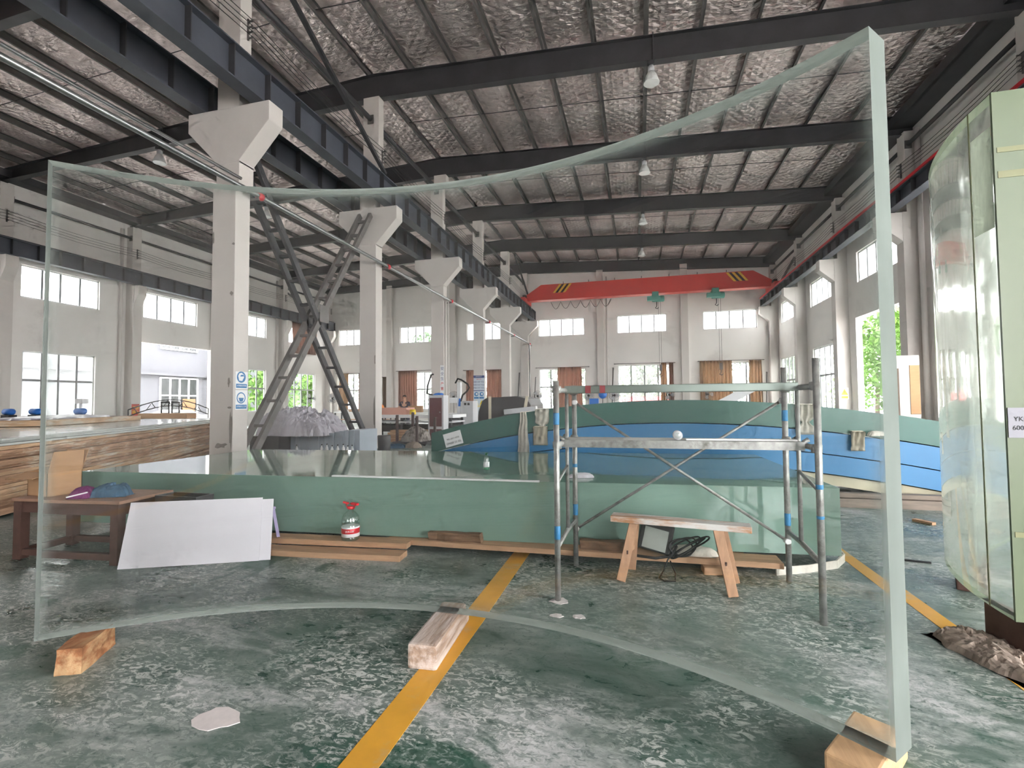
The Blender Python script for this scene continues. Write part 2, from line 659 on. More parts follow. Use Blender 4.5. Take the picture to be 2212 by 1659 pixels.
def window(ax, c, u0, u1, z0, z1, cols, split=None, inward=1, pane=PANE, label=None, depth=0.07):
    """window in a wall: ax X -> lies in a plane x=c, u is y. Frame, bars and each pane are parts"""
    WN[0] += 1
    def B(bm, a, b, z_a, z_b, t=depth):
        if ax == 'X':
            add_box(bm, c - t / 2, c + t / 2, a, b, z_a, z_b)
        else:
            add_box(bm, a, b, c - t / 2, c + t / 2, z_a, z_b)
    um = (u0 + u1) / 2
    t = thing('window_%d' % WN[0], (c, um, z0) if ax == 'X' else (um, c, z0), label, kind='structure')
    w = 0.07
    bm = nb()
    B(bm, u0, u1, z0, z0 + w)
    B(bm, u0, u1, z1 - w, z1)
    B(bm, u0, u0 + w, z0, z1)
    B(bm, u1 - w, u1, z0, z1)
    obj('window_frame', bm, PVC, t)
    zz = [z0 + w] + ([split] if split else []) + [z1 - w]
    if split:
        bm = nb()
        B(bm, u0 + w, u1 - w, split - 0.05, split + 0.05)
        obj('transom', bm, WINF, t)
    step = (u1 - u0) / cols
    for k in range(1, cols):
        bm = nb()
        B(bm, u0 + k * step - 0.045, u0 + k * step + 0.045, z0 + w, z1 - w, depth * 0.9)
        obj('mullion', bm, WINF, t)
    for k in range(cols):
        for a, b in zip(zz, zz[1:]):
            bm = nb()
            B(bm, u0 + k * step + 0.03, u0 + (k + 1) * step - 0.03, a + 0.02, b - 0.02, 0.006)
            obj('pane', bm, pane, t)
    return t


# --- left wall
LU = [(y - 1.78, y + 1.78, 6.58, 8.12) for y in (-5.6, -0.2, 5.6, 11.6, 17.55, 23.5, 29.6, 35.6)]
LL = [(9.9, 13.2, 1.0, 4.1), (15.92, 19.2, 1.0, 4.12), (28.0, 31.4, 1.0, 4.15), (33.9, 37.3, 1.0, 4.15)]
LD = [(21.15, 26.35, 0.0, 5.17)]
wall('wall_left', 'X', XL - 0.24, XL, -9, YB + 0.24, 0, 12.32, LU + LL + LD)
for h in LU:
    window('X', XL - 0.12, h[0], h[1], h[2], h[3], 4, None, 1, PANE)
for h in LL:
    window('X', XL - 0.12, h[0], h[1], h[2], h[3], 4, 2.75, 1, PANE if h[0] > 20 else PANEH)
portal(XL - 0.3, 17.5, 7.35, 43.4, 1.6, (1, 0, 0))
portal(XL - 0.3, 23.6, 2.6, 15.5, 5.2, (1, 0, 0))
# --- right wall
RU = [(y - 1.65, y + 1.65, 6.95, 8.36) for y in (-6.1, -0.1, 5.9, 11.9, 17.95, 24.05, 30.3, 36.2)]
RL = [(10.3, 13.6, 1.0, 4.5), (4.3, 7.6, 1.0, 4.5), (28.7, 31.8, 1.0, 4.5), (35.2, 38.4, 1.0, 4.5), (16.3, 19.6, 1.0, 4.5)]
RD = [(22.3, 26.0, 0.0, 5.35), (-2.4, 2.3, 0.0, 5.35)]  # the last doorway is out of view, added to brighten the hall
wall('wall_right', 'X', XR, XR + 0.24, -9, YB + 0.24, 0, 12.24, RU + RL + RD)
for h in RU:
    window('X', XR + 0.12, h[0], h[1], h[2], h[3], 4, None, -1, PANE)
for h in RL:
    window('X', XR + 0.12, h[0], h[1], h[2], h[3], 4, 2.9, -1, PANEH)
portal(XR + 0.3, 17.5, 7.65, 43.4, 1.5, (-1, 0, 0))
portal(XR + 0.3, 21.4, 2.7, 34.4, 5.3, (-1, 0, 0))
portal(XR + 0.3, 0.0, 2.7, 4.8, 5.3, (-1, 0, 0))
# --- back wall
BU = [(x - 1.5, x + 1.5, 6.85, 8.3) for x in (-25.0, -18.8, -12.5)] + [(x - 1.88, x + 1.88, 6.92, 8.32) for x in (-5.86, 0.47, 6.85)]
BL = [(-26.6, -23.4, 1.0, 4.27), (-20.3, -17.2, 1.0, 4.27), (-14.1, -11.0, 1.0, 4.27), (-7.72, -3.9, 1.0, 4.25), (-1.4, 2.65, 1.0, 4.4), (4.8, 8.95, 1.0, 4.4)]
wall('wall_back', 'Y', YB, YB + 0.24, XL - 0.24, XR + 0.24, 0, 11.75, BU + BL,
     ztop=[(XL - 0.24, 11.75), (XR + 0.24, 11.75), (XR + 0.24, 12.26), (XC, 13.3), (XL - 0.24, 12.34)])
for h in BU:
    window('Y', YB + 0.12, h[0], h[1], h[2], h[3], 4, None, -1, PANE)
for h in BL:
    window('Y', YB + 0.12, h[0], h[1], h[2], h[3], 4, 2.75, -1, PANEH)
# front end of the hall, behind the viewpoint; openings added to bring in daylight
wall('wall_front', 'Y', -9.24, -9.0, XL - 0.24, XR + 0.24, 0, 11.75, [(4.6, 9.7, 0.0, 6.4), (4.6, 9.4, 7.2, 8.6)],
     ztop=[(XL - 0.24, 11.75), (XR + 0.24, 11.75), (XR + 0.24, 12.26), (XC, 13.3), (XL - 0.24, 12.34)])
portal(7.15, -9.4, 4.3, 5.1, 8.6, (0, 1, 0))
portal(-8.8, YB + 0.3, 7.6, 35.5, 1.5, (0, -1, 0))
portal(-8.8, YB + 0.3, 2.7, 35.5, 3.5, (0, -1, 0))


ORD = ['first', 'second', 'third', 'fourth', 'fifth', 'sixth']
# --- roof
def ztop(x):
    d = abs(x - XC)
    return 13.05 - d * (0.0535 if x > XC else 0.0505)


PX = [-8.05, -6.45, -4.9, -3.35, -1.8, -0.25, 1.3, 2.85, 4.4, 5.9, 7.4, 8.9]
PX = [-7.46 + 1.565 * k for k in range(-1, 11)]
PXL = [-10.5 - 1.565 * k for k in range(11)]
foil = None


def foil_material():
    m = bpy.data.materials.new('silver_foil_insulation')
    m.use_nodes = True
    nt = m.node_tree
    N, L = nt.nodes, nt.links
    b = N['Principled BSDF']
    b.inputs['Metallic'].default_value = 0.78
    b.inputs['Roughness'].default_value = 0.3
    tc = N.new('ShaderNodeTexCoord')

    def node(t, **kw):
        n = N.new(t)
        for k, v in kw.items():
            n.inputs[k].default_value = v
        return n
    def mp(sc, rot=0.0):
        q = N.new('ShaderNodeMapping')
        q.inputs['Scale'].default_value = sc
        q.inputs['Rotation'].default_value = (0, 0, rot)
        L.new(tc.outputs['Object'], q.inputs['Vector'])
        return q.outputs['Vector']
    nz = node('ShaderNodeTexNoise', Scale=1.0, Detail=5.0, Roughness=0.6, Distortion=1.5)
    L.new(mp((2.6, 6.5, 1), 0.15), nz.inputs['Vector'])
    n2 = node('ShaderNodeTexNoise', Scale=1.0, Detail=3.0, Roughness=0.5)
    L.new(mp((0.9, 0.35, 1)), n2.inputs['Vector'])
    hs = []
    for r in (0.78, -0.78):
        w = node('ShaderNodeTexWave', Scale=1.15, Distortion=1.6)
        w.inputs['Detail'].default_value = 2
        w.inputs['Detail Scale'].default_value = 1.5
        L.new(mp((1, 1, 1), r), w.inputs['Vector'])
        hs.append(w.outputs['Fac'])
    def mth(op, a, c):
        q = N.new('ShaderNodeMath')
        q.operation = op
        for i, v in enumerate((a, c)):
            if isinstance(v, float):
                q.inputs[i].default_value = v
            else:
                L.new(v, q.inputs[i])
        return q.outputs[0]
    wv = mth('MULTIPLY', mth('MINIMUM', hs[0], hs[1]), 0.28)
    h = mth('ADD', mth('MULTIPLY', nz.outputs['Fac'], 0.75), wv)
    bp = N.new('ShaderNodeBump')
    bp.inputs['Strength'].default_value = 0.85
    bp.inputs['Distance'].default_value = 0.16
    L.new(h, bp.inputs['Height'])
    L.new(bp.outputs['Normal'], b.inputs['Normal'])
    cr = N.new('ShaderNodeValToRGB')
    cr.color_ramp.elements[0].position = 0.3
    cr.color_ramp.elements[0].color = C(206, 190, 188)
    cr.color_ramp.elements[1].position = 0.7
    cr.color_ramp.elements[1].color = C(243, 228, 226)
    L.new(n2.outputs['Fac'], cr.inputs['Fac'])
    L.new(cr.outputs['Color'], b.inputs['Base Color'])
    return m


FOIL = foil_material()
bm = nb()
for xs in ([-8.85] + PX[0:] + [10.2], [-8.85] + PXL + [-27.8]):
    xs = sorted(set(round(x, 3) for x in xs))
    cols = []
    for a, b in zip(xs, xs[1:]):
        n = 5
        for k in range(n):
            t = k / n
            cols.append((a + (b - a) * t, math.sin(PI * t)))
    cols.append((xs[-1], 0))
    ny = 160
    g = []
    for x, s in cols:
        row = []
        for j in range(ny + 1):
            y = -9.2 + 48.5 * j / ny
            ph = ((y - 2.95) / 6.0) % 1.0
            near = math.exp(-((1 - ph) / 0.12) ** 2) + math.exp(-(ph / 0.05) ** 2)
            z = ztop(x) + 0.235 - s * (0.07 + 0.05 * fbm(x * 0.5, y * 0.6)) - 0.03 * near * s + 0.05 * fbm(x * 1.3, y * 1.3, 5) * s
            row.append(bm.verts.new((x, y, z)))
        g.append(row)
    for a, b in zip(g, g[1:]):
        for j in range(ny):
            f = bm.faces.new((a[j], b[j], b[j + 1], a[j + 1]))
            f.smooth = True
CEIL = tag(obj('ceiling', bm, FOIL, origin=(0, 0, 0)), kind='structure')

for k, x in enumerate(PX + PXL):
    z = ztop(x)
    bm = nb()
    w = 0.075
    poly = [(x - w, z), (x + 0.0, z), (x + 0.0, z + 0.2), (x + w, z + 0.2), (x + w, z + 0.215), (x - 0.02, z + 0.215), (x - 0.02, z + 0.015), (x - w, z + 0.015)]
    add_prism(bm, poly, -9, YB - 0.02, 'Y')
    tag(obj('roof_purlin', bm, PURL), 'long grey steel purlin under the silver foil roof', 'purlin', 'roof purlins')
for yf in YC:
    for y in ((yf + 3.0),):
        if y > 38:
            continue
        for lst, nm in ((PX, 'rods'), (PXL, 'rods')):
            bm = nb()
            pts = [(x, y, ztop(x) + 0.06) for x in (lst if lst is PX else lst)]
            add_tube(bm, pts, 0.013, 6)
            tag(obj('sag_rod', bm, STEEL), 'thin steel rod tying the roof purlins together midway between rafters', 'rod', 'purlin tie rods')

for y in [-8.8, -3.05] + YC:
    for side in (1, -1):
        x0 = XC
        x1 = XR - 0.02 if side > 0 else XL + 0.02
        n = 8
        bm = nb()
        xs = [x0 + (x1 - x0) * k / n for k in range(n + 1)]
        d0, d1 = 0.87, (0.72 if side > 0 else 0.52)
        dep = lambda x: d0 + (d1 - d0) * abs(x - x0) / abs(x1 - x0)
        top = [(x, ztop(x)) for x in xs]
        bot = [(x, ztop(x) - dep(x)) for x in xs]
        add_prism(bm, top + bot[::-1], y - 0.012, y + 0.012, 'Y')
        for a, b in zip(top, top[1:]):
            add_bar(bm, (a[0], y, a[1] - 0.01), (b[0], y, b[1] - 0.01), 0.26, 0.02)
        for a, b in zip(bot, bot[1:]):
            add_bar(bm, (a[0], y, a[1] + 0.01), (b[0], y, b[1] + 0.01), 0.26, 0.02)
        o = tag(obj('roof_rafter', bm, STEEL), 'deep dark steel rafter over the %s side, %s' % ('scaffold' if side > 0 else 'open gate', 'ahead of the first middle column' if y < 5 else 'resting on the %s middle column' % ORD[YC.index(y) - 1]), 'rafter', 'roof rafters')
        xm = (x0 + x1) / 2
        bm = nb()
        add_box(bm, xm - 0.015, xm + 0.015, y - 0.14, y + 0.14, ztop(xm) - dep(xm) - 0.09, ztop(xm) + 0.06)
        obj('splice_plate', bm, STEEL, o)
# eave gutters along both long walls
bm = nb()
add_box(bm, XR - 0.75, XR - 0.02, -8.9, YB - 0.02, 11.62, 11.78)
add_box(bm, XR - 0.8, XR - 0.7, -8.9, YB - 0.02, 11.62, 11.95)
tag(obj('eave_gutter', bm, STEEL), 'dark box gutter running under the eaves above the red conductor rail', 'gutter')
bm = nb()
add_box(bm, XL + 0.02, XL + 0.65, -8.9, YB - 0.02, 11.68, 11.84)
add_box(bm, XL + 0.6, XL + 0.7, -8.9, YB - 0.02, 11.68, 12.0)
tag(obj('eave_gutter', bm, STEEL), 'dark box gutter running under the eaves above the wide open gate', 'gutter')


# --- columns
ORD = ['first', 'second', 'third', 'fourth', 'fifth', 'sixth']
SPOTS = {}
for i, y in enumerate(YC[1:]):
    yf, yb = y - 0.21, y + 0.21
    t = thing('concrete_column', (XC, y, 0),
              ['white middle column with peeling plaster and two blue safety signs', 'white middle column at the foot of the ladder-like cross brace, beside mauve plastic film',
               'white middle column behind the maroon machine cabinet with a red-based banner', 'white middle column carrying the tall blue and yellow safety board',
               'white middle column next to the last one, behind the black wrapped bundle', 'white middle column standing against the far wall, with the silver downpipe'][i], 'column', 'middle row of columns')
    bm = nb()
    add_box(bm, XC - 0.31, XC + 0.31, yf, yb, 0, 6.97)
    obj('shaft', bm, COLW, t, bevel=0.012)
    bm = nb()
    poly = [(XC - 0.31, 6.9), (XC + 0.31, 6.9), (XC + 0.31, 6.96), (XC + 1.09, 7.77), (XC + 1.09, 8.2), (XC - 1.13, 8.2), (XC - 1.13, 7.77), (XC - 0.31, 6.96)]
    add_prism(bm, poly, yf - 0.004, yb + 0.004, 'Y')
    obj('corbel_head', bm, COLW, t, bevel=0.015)
    bm = nb()
    add_box(bm, XC - 0.31, XC + 0.29, yf, y + 0.12, 8.19, 12.17)
    obj('upper_shaft', bm, COLW, t, bevel=0.012)
    # wire brackets on the upper shaft
    bm = nb()
    add_box(bm, XC + 0.29, XC + 0.33, y - 0.02, y + 0.01, 9.85, 10.35)
    for k in range(4):
        add_box(bm, XC + 0.33, XC + 0.45, y - 0.02, y + 0.01, 9.88 + 0.13 * k, 9.91 + 0.13 * k)
    obj('wire_bracket', bm, STEELG, t)
    rr = random.Random(i + 3)
    spots = [(0.27, 5.05, 0.05, 0.03), (0.24, 3.95, 0.05, 0.05), (0.2, 2.0, 0.035, 0.1), (0.22, 1.45, 0.06, 0.025), (0.27, 0.95, 0.045, 0.42), (0.0, 0.62, 0.2, 0.06), (-0.28, 5.2, 0.03, 0.15)] if i == 0 else ([(0.27, 1.3, 0.04, 0.75), (0.28, 3.0, 0.03, 0.15), (-0.27, 0.5, 0.04, 0.1)] if i == 1 else [])
    for px, pz, rx, rz in spots:
        # plaster lost in patches
        bm = nb()
        n = 13
        pts = []
        for q in range(n):
            a = 2 * PI * q / n
            k = 0.55 + 0.6 * rr.random()
            pts.append((max(XC - 0.308, min(XC + px + rx * k * math.cos(a), XC + 0.308)), pz + rz * k * math.sin(a)))
        add_prism(bm, pts, yf - 0.006, yf + 0.02, 'Y')
        obj('bare_patch', bm, SPALL, t)

# --- wall columns with corbels
def wall_col(side, y, label):
    x = XR if side > 0 else XL
    s = -1 if side > 0 else 1
    f = x + s * 0.56
    zc = 8.4 if side > 0 else 8.2
    t = thing('wall_column', (x + s * 0.28, y, 0), label, 'column', 'wall columns along the %s' % ('red conductor rail' if side > 0 else 'gate side'))
    bm = nb()
    add_box(bm, min(x, f), max(x, f), y - 0.25, y + 0.25, 0, zc)
    add_box(bm, min(x, x + s * 0.42), max(x, x + s * 0.42), y - 0.25, y + 0.25, zc, 11.4 if side > 0 else 11.5)
    obj('shaft', bm, COLW, t)
    bm = nb()
    tip = x + s * 1.19 if side > 0 else x + s * 0.88
    add_prism(bm, [(f, zc - 1.1), (tip, zc - 0.52), (tip, zc), (f, zc)], y - 0.24, y + 0.24, 'Y')
    obj('corbel', bm, COLW, t, bevel=0.01)
    bm = nb()
    add_box(bm, min(x + s * 0.42, x + s * 0.47), max(x + s * 0.42, x + s * 0.47), y - 0.02, y + 0.02, 9.75, 10.3)
    for k in range(4):
        add_box(bm, min(x + s * 0.42, x + s * 0.58), max(x + s * 0.42, x + s * 0.58), y - 0.015, y + 0.015, 9.8 + 0.14 * k, 9.825 + 0.14 * k)
    obj('wire_bracket', bm, STEELG, t)
    return t


for i, y in enumerate(YC):
    if i >= 1:
        wall_col(1, y, ['', 'whitewashed wall column level with the first middle column under the red rail', 'whitewashed wall column level with the second middle column under the red rail', 'whitewashed wall column behind the cardboard-faced panel under the red rail'][i] if i < 4 else ['whitewashed wall column with the yellow warning sign', 'whitewashed wall column between two tall dusty windows under the red crane', 'whitewashed corner wall column where the red crane meets its rail'][i - 4])
    if i >= 2:
        wall_col(-1, y, ['', '', 'wall column beside the dusty tall window before the gate', 'wall column with the small red notice beside the open gate', 'wall column past the open gate, half behind the first middle column',
                         'wall column near the braced bay beside the curtained window', 'corner wall column by the far curtained window'][i])
for x in (-21.2, -15.2, -2.7, 3.62):
    bm = nb()
    add_box(bm, x - 0.26, x + 0.26, YB - 0.35, YB, 0, 12.0)
    tag(obj('wall_pilaster', bm, COLW), {-21.2: 'far wall pilaster between the two curtained windows behind the cross brace', -15.2: 'far wall pilaster behind the workbench with the pink foam block', -2.7: 'far wall pilaster behind the blue bag, left of the fan' .replace(', left of', ' and'), 3.62: 'far wall pilaster beside the beige curtains'}[x], 'pilaster')

# --- crane runway beams
def runway(x, z0, z1, label, y0=-8.9, y1=39.0, w=0.34, n=None):
    t = thing('crane_runway_beam', (x, (y0 + y1) / 2, z0), label, 'beam', 'crane runway beams')
    bm = nb()
    add_box(bm, x - w / 2, x + w / 2, y0, y1, z0, z0 + 0.03)
    add_box(bm, x - w / 2, x + w / 2, y0, y1, z1 - 0.03, z1)
    add_box(bm, x - 0.012, x + 0.012, y0, y1, z0 + 0.03, z1 - 0.03)
    obj('beam_body', bm, STEELB, t)
    bm = nb()
    add_box(bm, x - 0.04, x + 0.04, y0, y1, z1, z1 + 0.07)
    obj('rail', bm, STEEL, t)
    y = YC[0] - 6
    while y < y1:
        if y > 4:
            bm = nb()
            add_box(bm, x - w / 2 + 0.01, x + w / 2 - 0.01, y - 0.01, y + 0.01, z0 + 0.03, z1 - 0.03)
            obj('stiffener', bm, STEEL, t)
        y += 1.0
    return t


runway(XC + 0.78, 8.2, 8.96, 'dark crane beam on the middle columns carrying the near end of the red crane'.replace(' near', ''))
runway(XC - 0.80, 8.2, 8.96, 'dark crane beam on the middle columns over the bay with the open gate')
rw = runway(XR - 0.93, 8.42, 8.96, 'dark crane beam along the wall with the bright red conductor strip')
bm = nb()
add_box(bm, XR - 1.13, XR - 1.07, -8.8, 38.9, 8.97, 9.06)
obj('conductor_strip', bm, REDS, rw)
runway(XL + 0.72, 8.22, 8.96, 'dark crane beam along the wall above the open gate')

# wires strung along the columns and walls
for x, z, n, lb in ((XC + 0.44, 9.9, 4, 'thin crane power wire strung past the middle columns'), (XR - 0.55, 9.83, 4, 'thin crane power wire strung above the red conductor strip'), (XL + 0.55, 9.83, 4, 'thin crane power wire strung above the gate wall beam')):
    for k in range(n):
        bm = nb()
        pts = []
        for y in YC:
            for q in range(4):
                if y + q * 1.5 > 38.95:
                    break
                s = q / 4
                pts.append((x, y + 6 * s, z + 0.13 * k - 0.12 * 4 * s * (1 - s)))
        add_tube(bm, pts, 0.009, 5)
        tag(obj('power_wire', bm, BLK), lb, 'wire', lb.split(' strung ')[1].replace('past', 'power wires at') if 0 else 'crane power wires')

# struts between column tops
for i, (a, b) in enumerate(zip(YC, YC[1:])):
    for x, z, r, lb in ((XC, 11.35, 0.085, 'dark tie strut joining the tops of the middle columns'), (XR - 0.3, 10.9, 0.07, 'tie strut above the red conductor strip'), (XL + 0.3, 10.87, 0.07, 'tie strut high on the gate wall')):
        bm = nb()
        add_tube(bm, [(x, a + 0.24, z), (x, b - 0.24, z)], r, 10)
        span = 'ahead of the first middle column' if i == 0 else 'between the %s and %s middle columns' % (ORD[i - 1], ORD[i])
        o = tag(obj('tie_strut', bm, STEEL), ('dark tie strut at the top ' + span) if x == XC else lb + (', ' + span.replace('between', 'level with') ), 'strut', 'tie struts between columns')
        for yy in (a + 0.26, b - 0.26):
            bm = nb()
            add_box(bm, x - 0.11, x + 0.11, yy - 0.015, yy + 0.015, z - 0.16, z + 0.14)
            obj('end_plate', bm, STEELG, o)
# roof wind braces near the first columns
for p, q in (((XC + 0.62, 9.3, 12.0), (XC + 0.62, 14.6, 9.3)), ((XC + 0.62, 33.3, 12.0), (XC + 0.62, 38.3, 9.7)), ((XL + 0.25, 33.2, 10.6), (XL + 0.25, 38.7, 9.0)), ((XR - 0.25, 33.2, 10.6), (XR - 0.25, 38.7, 9.2))):
    bm = nb()
    add_bar(bm, p, q, 0.11, 0.11)
    tag(obj('wind_brace', bm, STEEL), 'dark diagonal wind brace between column tops', 'brace', 'wind braces')

# galvanised pipe along the middle columns with red couplings and a drop at the end
t = thing('air_pipe', (XC + 0.5, 20, 6.2), 'long silver pipe with red couplings running past the middle columns', 'pipe')
bm = nb()
xp, zp = XC + 0.5, 6.28
add_tube(bm, [(xp, -8.9, zp), (xp, 38.4, zp)], 0.055, 12)
obj('pipe_run', bm, GALV, t)
bm = nb()
add_tube(bm, [(xp, -5, zp + 0.17), (xp, 8.6, zp + 0.17)], 0.035, 10)
obj('pipe_run', bm, GALV, t)
bm = nb()
add_tube(bm, [(xp, 38.4, zp + 0.03), (xp, 38.4, 0.4)], 0.05, 10)
obj('drop_pipe', bm, GALV, t)
for y in YC[1:]:
    bm = nb()
    add_lathe(bm, [(0.07, -0.07), (0.085, -0.06), (0.085, 0.06), (0.07, 0.07)], (xp, y + (0.3 if y < 38 else -0.4), zp), 12, 'Y')
    obj('coupling', bm, REDS, t)
    bm = nb()
    add_box(bm, XC - 0.2, xp + 0.04, y + 0.215, y + 0.245, zp - 0.11, zp - 0.055)
    obj('bracket', bm, STEELG, t)
# vertical services on the third column and on the walls
for (x, y, z0, z1, r, lb) in ((XC + 0.35, 20.86, 0.0, 6.2, 0.04, 'slim white conduit climbing the third middle column'), (XC + 0.42, 21.05, 0.0, 6.2, 0.03, 'slim white conduit climbing the third middle column'),
                              (XL + 0.12, 20.35, 0.0, 11.3, 0.09, 'whitewashed downpipe on the gate wall beside the red notice'), (XL + 0.12, 26.3, 5.3, 11.3, 0.09, 'whitewashed downpipe on the gate wall above the gate corner'), (XL + 0.12, 32.4, 0.0, 11.3, 0.09, 'whitewashed downpipe on the gate wall past the gate'),
                              (XR - 0.15, 20.4, 0.0, 11.3, 0.09, 'whitewashed downpipe on the wall behind the cardboard-faced panel'), (XR - 0.15, 27.5, 0.0, 11.3, 0.09, 'whitewashed downpipe on the wall past the yellow warning sign'), (XR - 0.15, 33.5, 0.0, 11.3, 0.09, 'whitewashed downpipe on the wall between the two tall dusty windows'),
                              (-2.2, YB - 0.1, 0.0, 11.5, 0.05, 'slim grey pipe on the far wall beside the pilaster')):
    bm = nb()
    add_tube(bm, [(x, y, z0), (x, y, z1)], r, 10)
    tag(obj('downpipe', bm, COLW), lb, 'pipe', 'vertical pipes')

# --- lattice cross brace between the first two columns
t = thing('lattice_cross_brace', (XC, 11.95, 0), 'dark ladder-like steel cross brace between the first two middle columns', 'brace')
for (p, q, m) in (((9.3, 7.3), (14.55, 0.1), STEEL), ((14.58, 7.9), (9.3, 0.1), STEELG)):
    for dx in (-0.2, 0.2):
        bm = nb()
        add_bar(bm, (XC + dx, p[0], p[1]), (XC + dx, q[0], q[1]), 0.1, 0.17)
        obj('chord', bm, m, t, bevel=0.006)
    n = 13
    for k in range(n):
        s = (k + 0.5) / n
        y, z = p[0] + (q[0] - p[0]) * s, p[1] + (q[1] - p[1]) * s
        bm = nb()
        add_box(bm, XC - 0.26, XC + 0.26, y - 0.05, y + 0.05, z - 0.035, z + 0.035)
        obj('rung', bm, m, t)
for dx in (-0.27, 0.27):
    bm = nb()
    add_box(bm, XC + dx - 0.012, XC + dx + 0.012, 11.78, 12.18, 3.82, 4.3)
    obj('gusset_plate', bm, STEELG, t)

# --- pendant lamps
def lamp(x, y, label):
    z = ztop(x) - (0.87 - (0.15 if x > XC else 0.35) * abs(x - XC) / 18.8)
    t = thing('pendant_lamp', (x, y, z - 0.62), label, 'lamp', 'high bay pendant lamps')
    bm = nb()
    add_box(bm, x - 0.09, x + 0.09, y - 0.12, y + 0.12, z - 0.1, z + 0.0)
    obj('mount', bm, STEEL, t)
    bm = nb()
    add_lathe(bm, [(0.085, 0), (0.1, 0.02), (0.1, 0.16), (0.07, 0.2)], (x, y, z - 0.3), 16)
    obj('housing', bm, GREYM, t)
    bm = nb()
    add_lathe(bm, [(0.225, -0.36), (0.235, -0.35), (0.16, -0.12), (0.09, 0.0), (0.085, -0.0), (0.15, -0.13), (0.222, -0.35)], (x, y, z - 0.28), 24)
    obj('shade', bm, LAMPW, t)
    bm = nb()
    add_lathe(bm, [(0.03, 0.0), (0.06, -0.05), (0.06, -0.12), (0.03, -0.17)], (x, y, z - 0.33), 14)
    obj('bulb', bm, WHT, t)


for k, y in enumerate(YC[2:6]):
    lamp(0.5, y, 'white bell-shaped lamp over the scaffold side, level with the %s middle column' % ORD[k + 1])
for k, y in enumerate(YC[2:4]):
    lamp(-18.5, y, 'white bell-shaped lamp over the gate side, level with the %s middle column' % ORD[k + 1])


# --- overhead cranes
def crane(y, x0, x1, label, hoists, stripes=True):
    t = thing('overhead_crane', ((x0 + x1) / 2, y, 8.95), label, 'crane')
    zb, zt = 9.28, 10.42
    bm = nb()
    poly = [(x0 + 0.25, zb), (x1 - 0.25, zb), (x1 - 0.1, zb + 0.35), (x1 - 1.35, zt), (x0 + 1.35, zt), (x0 + 0.1, zb + 0.35)]
    add_prism(bm, poly, y - 0.28, y + 0.28, 'Y')
    obj('girder', bm, RED, t, bevel=0.01)
    bm = nb()
    add_box(bm, x0 + 0.3, x1 - 0.3, y - 0.36, y + 0.36, zb - 0.04, zb)
    obj('bottom_flange', bm, RED, t)
    for x in (x0 + 0.12, x1 - 0.12):
        bm = nb()
        add_box(bm, x - 0.16, x + 0.16, y - 1.15, y + 1.15, 9.09, 9.4)
        o = obj('end_truck', bm, RED, t, bevel=0.02)
        for dy in (-0.9, 0.9):
            bm = nb()
            add_lathe(bm, [(0.12, -0.05), (0.15, -0.05), (0.15, 0.05), (0.12, 0.05)], (x, y + dy, 9.185), 16, 'X')
            obj('wheel', bm, STEEL, o)
        bm = nb()
        add_box(bm, x - 0.12, x + 0.12, y - 0.75, y - 0.35, 9.4, 9.62)
        obj('drive_motor', bm, BLK, o)
    if stripes:
        for xs in (x0 + 2.25, x1 - 2.6):
            s = 1 if xs < (x0 + x1) / 2 else -1
            for k in range(5):
                bm = nb()
                a = xs + k * 0.19 * 1.0
                add_prism(bm, [(a, 9.75), (a + 0.17, 9.75), (a + 0.17 + s * 0.5, 10.38), (a + s * 0.5, 10.38)], y - 0.286, y - 0.279, 'Y')
                obj('hazard_stripe', bm, YEL if k % 2 == 0 else BLK, t)
    for k in range(7):
        xx = x0 + 3 + k * (x1 - x0 - 6) / 6
        bm = nb()
        add_tube(bm, [(xx, y, zt), (xx, y, zt + 0.22)], 0.025, 8)
        obj('stanchion', bm, STEEL, t)
    for hx in hoists:
        bm = nb()
        add_box(bm, hx - 0.55, hx + 0.35, y - 0.5, y - 0.15, 8.72, 9.02)
        add_lathe(bm, [(0.2, -0.35), (0.22, -0.3), (0.22, 0.45), (0.15, 0.5)], (hx + 0.15, y - 0.1, 8.88), 16, 'X')
        add_box(bm, hx - 0.2, hx + 0.25, y - 0.42, y + 0.42, 9.0, 9.36)
        o = obj('hoist', bm, HOIST, t, bevel=0.02)
        bm = nb()
        add_tube(bm, [(hx + 0.12, y - 0.1, 8.7), (hx + 0.12, y - 0.1, 8.35), (hx + 0.02, y - 0.1, 8.22), (hx + 0.16, y - 0.1, 8.16), (hx + 0.22, y - 0.1, 8.26)], 0.03, 8)
        obj('hook', bm, STEEL, o)
        for dx in (-0.07, 0.07):
            bm = nb()
            add_tube(bm, [(hx + 0.3 + dx, y - 0.1, 8.8), (hx + 0.3 + dx, y - 0.1, 4.1)], 0.012, 6)
            obj('hoist_rope', bm, STEELG, o)
        bm = nb()
        add_box(bm, hx + 0.2, hx + 0.4, y - 0.2, y, 3.7, 4.15)
        add_tube(bm, [(hx + 0.3, y - 0.1, 3.7), (hx + 0.3, y - 0.1, 3.5), (hx + 0.2, y - 0.1, 3.38), (hx + 0.33, y - 0.1, 3.3), (hx + 0.42, y - 0.1, 3.4)], 0.035, 8)
        obj('hook_block', bm, STEELG, o)
    # festoon cable in loops
    pts = []
    n = 6
    for k in range(n * 8 + 1):
        s = k / 8
        pts.append((x0 + 2 + s * 0.75, y + 0.3, zb - 0.1 - 0.55 * abs(math.sin(PI * s))))
    bm = nb()
    add_tube(bm, pts, 0.018, 6)
    obj('festoon_cable', bm, BLK, t)


crane(36.3, XC + 0.62, XR - 0.78, 'red overhead crane with striped ends spanning the scaffold side near the far wall', (1.4, 5.4))
crane(5.35, XL + 0.6, XC - 0.62, 'red overhead crane high over the gate side, close beside the first column', (-20,), False)

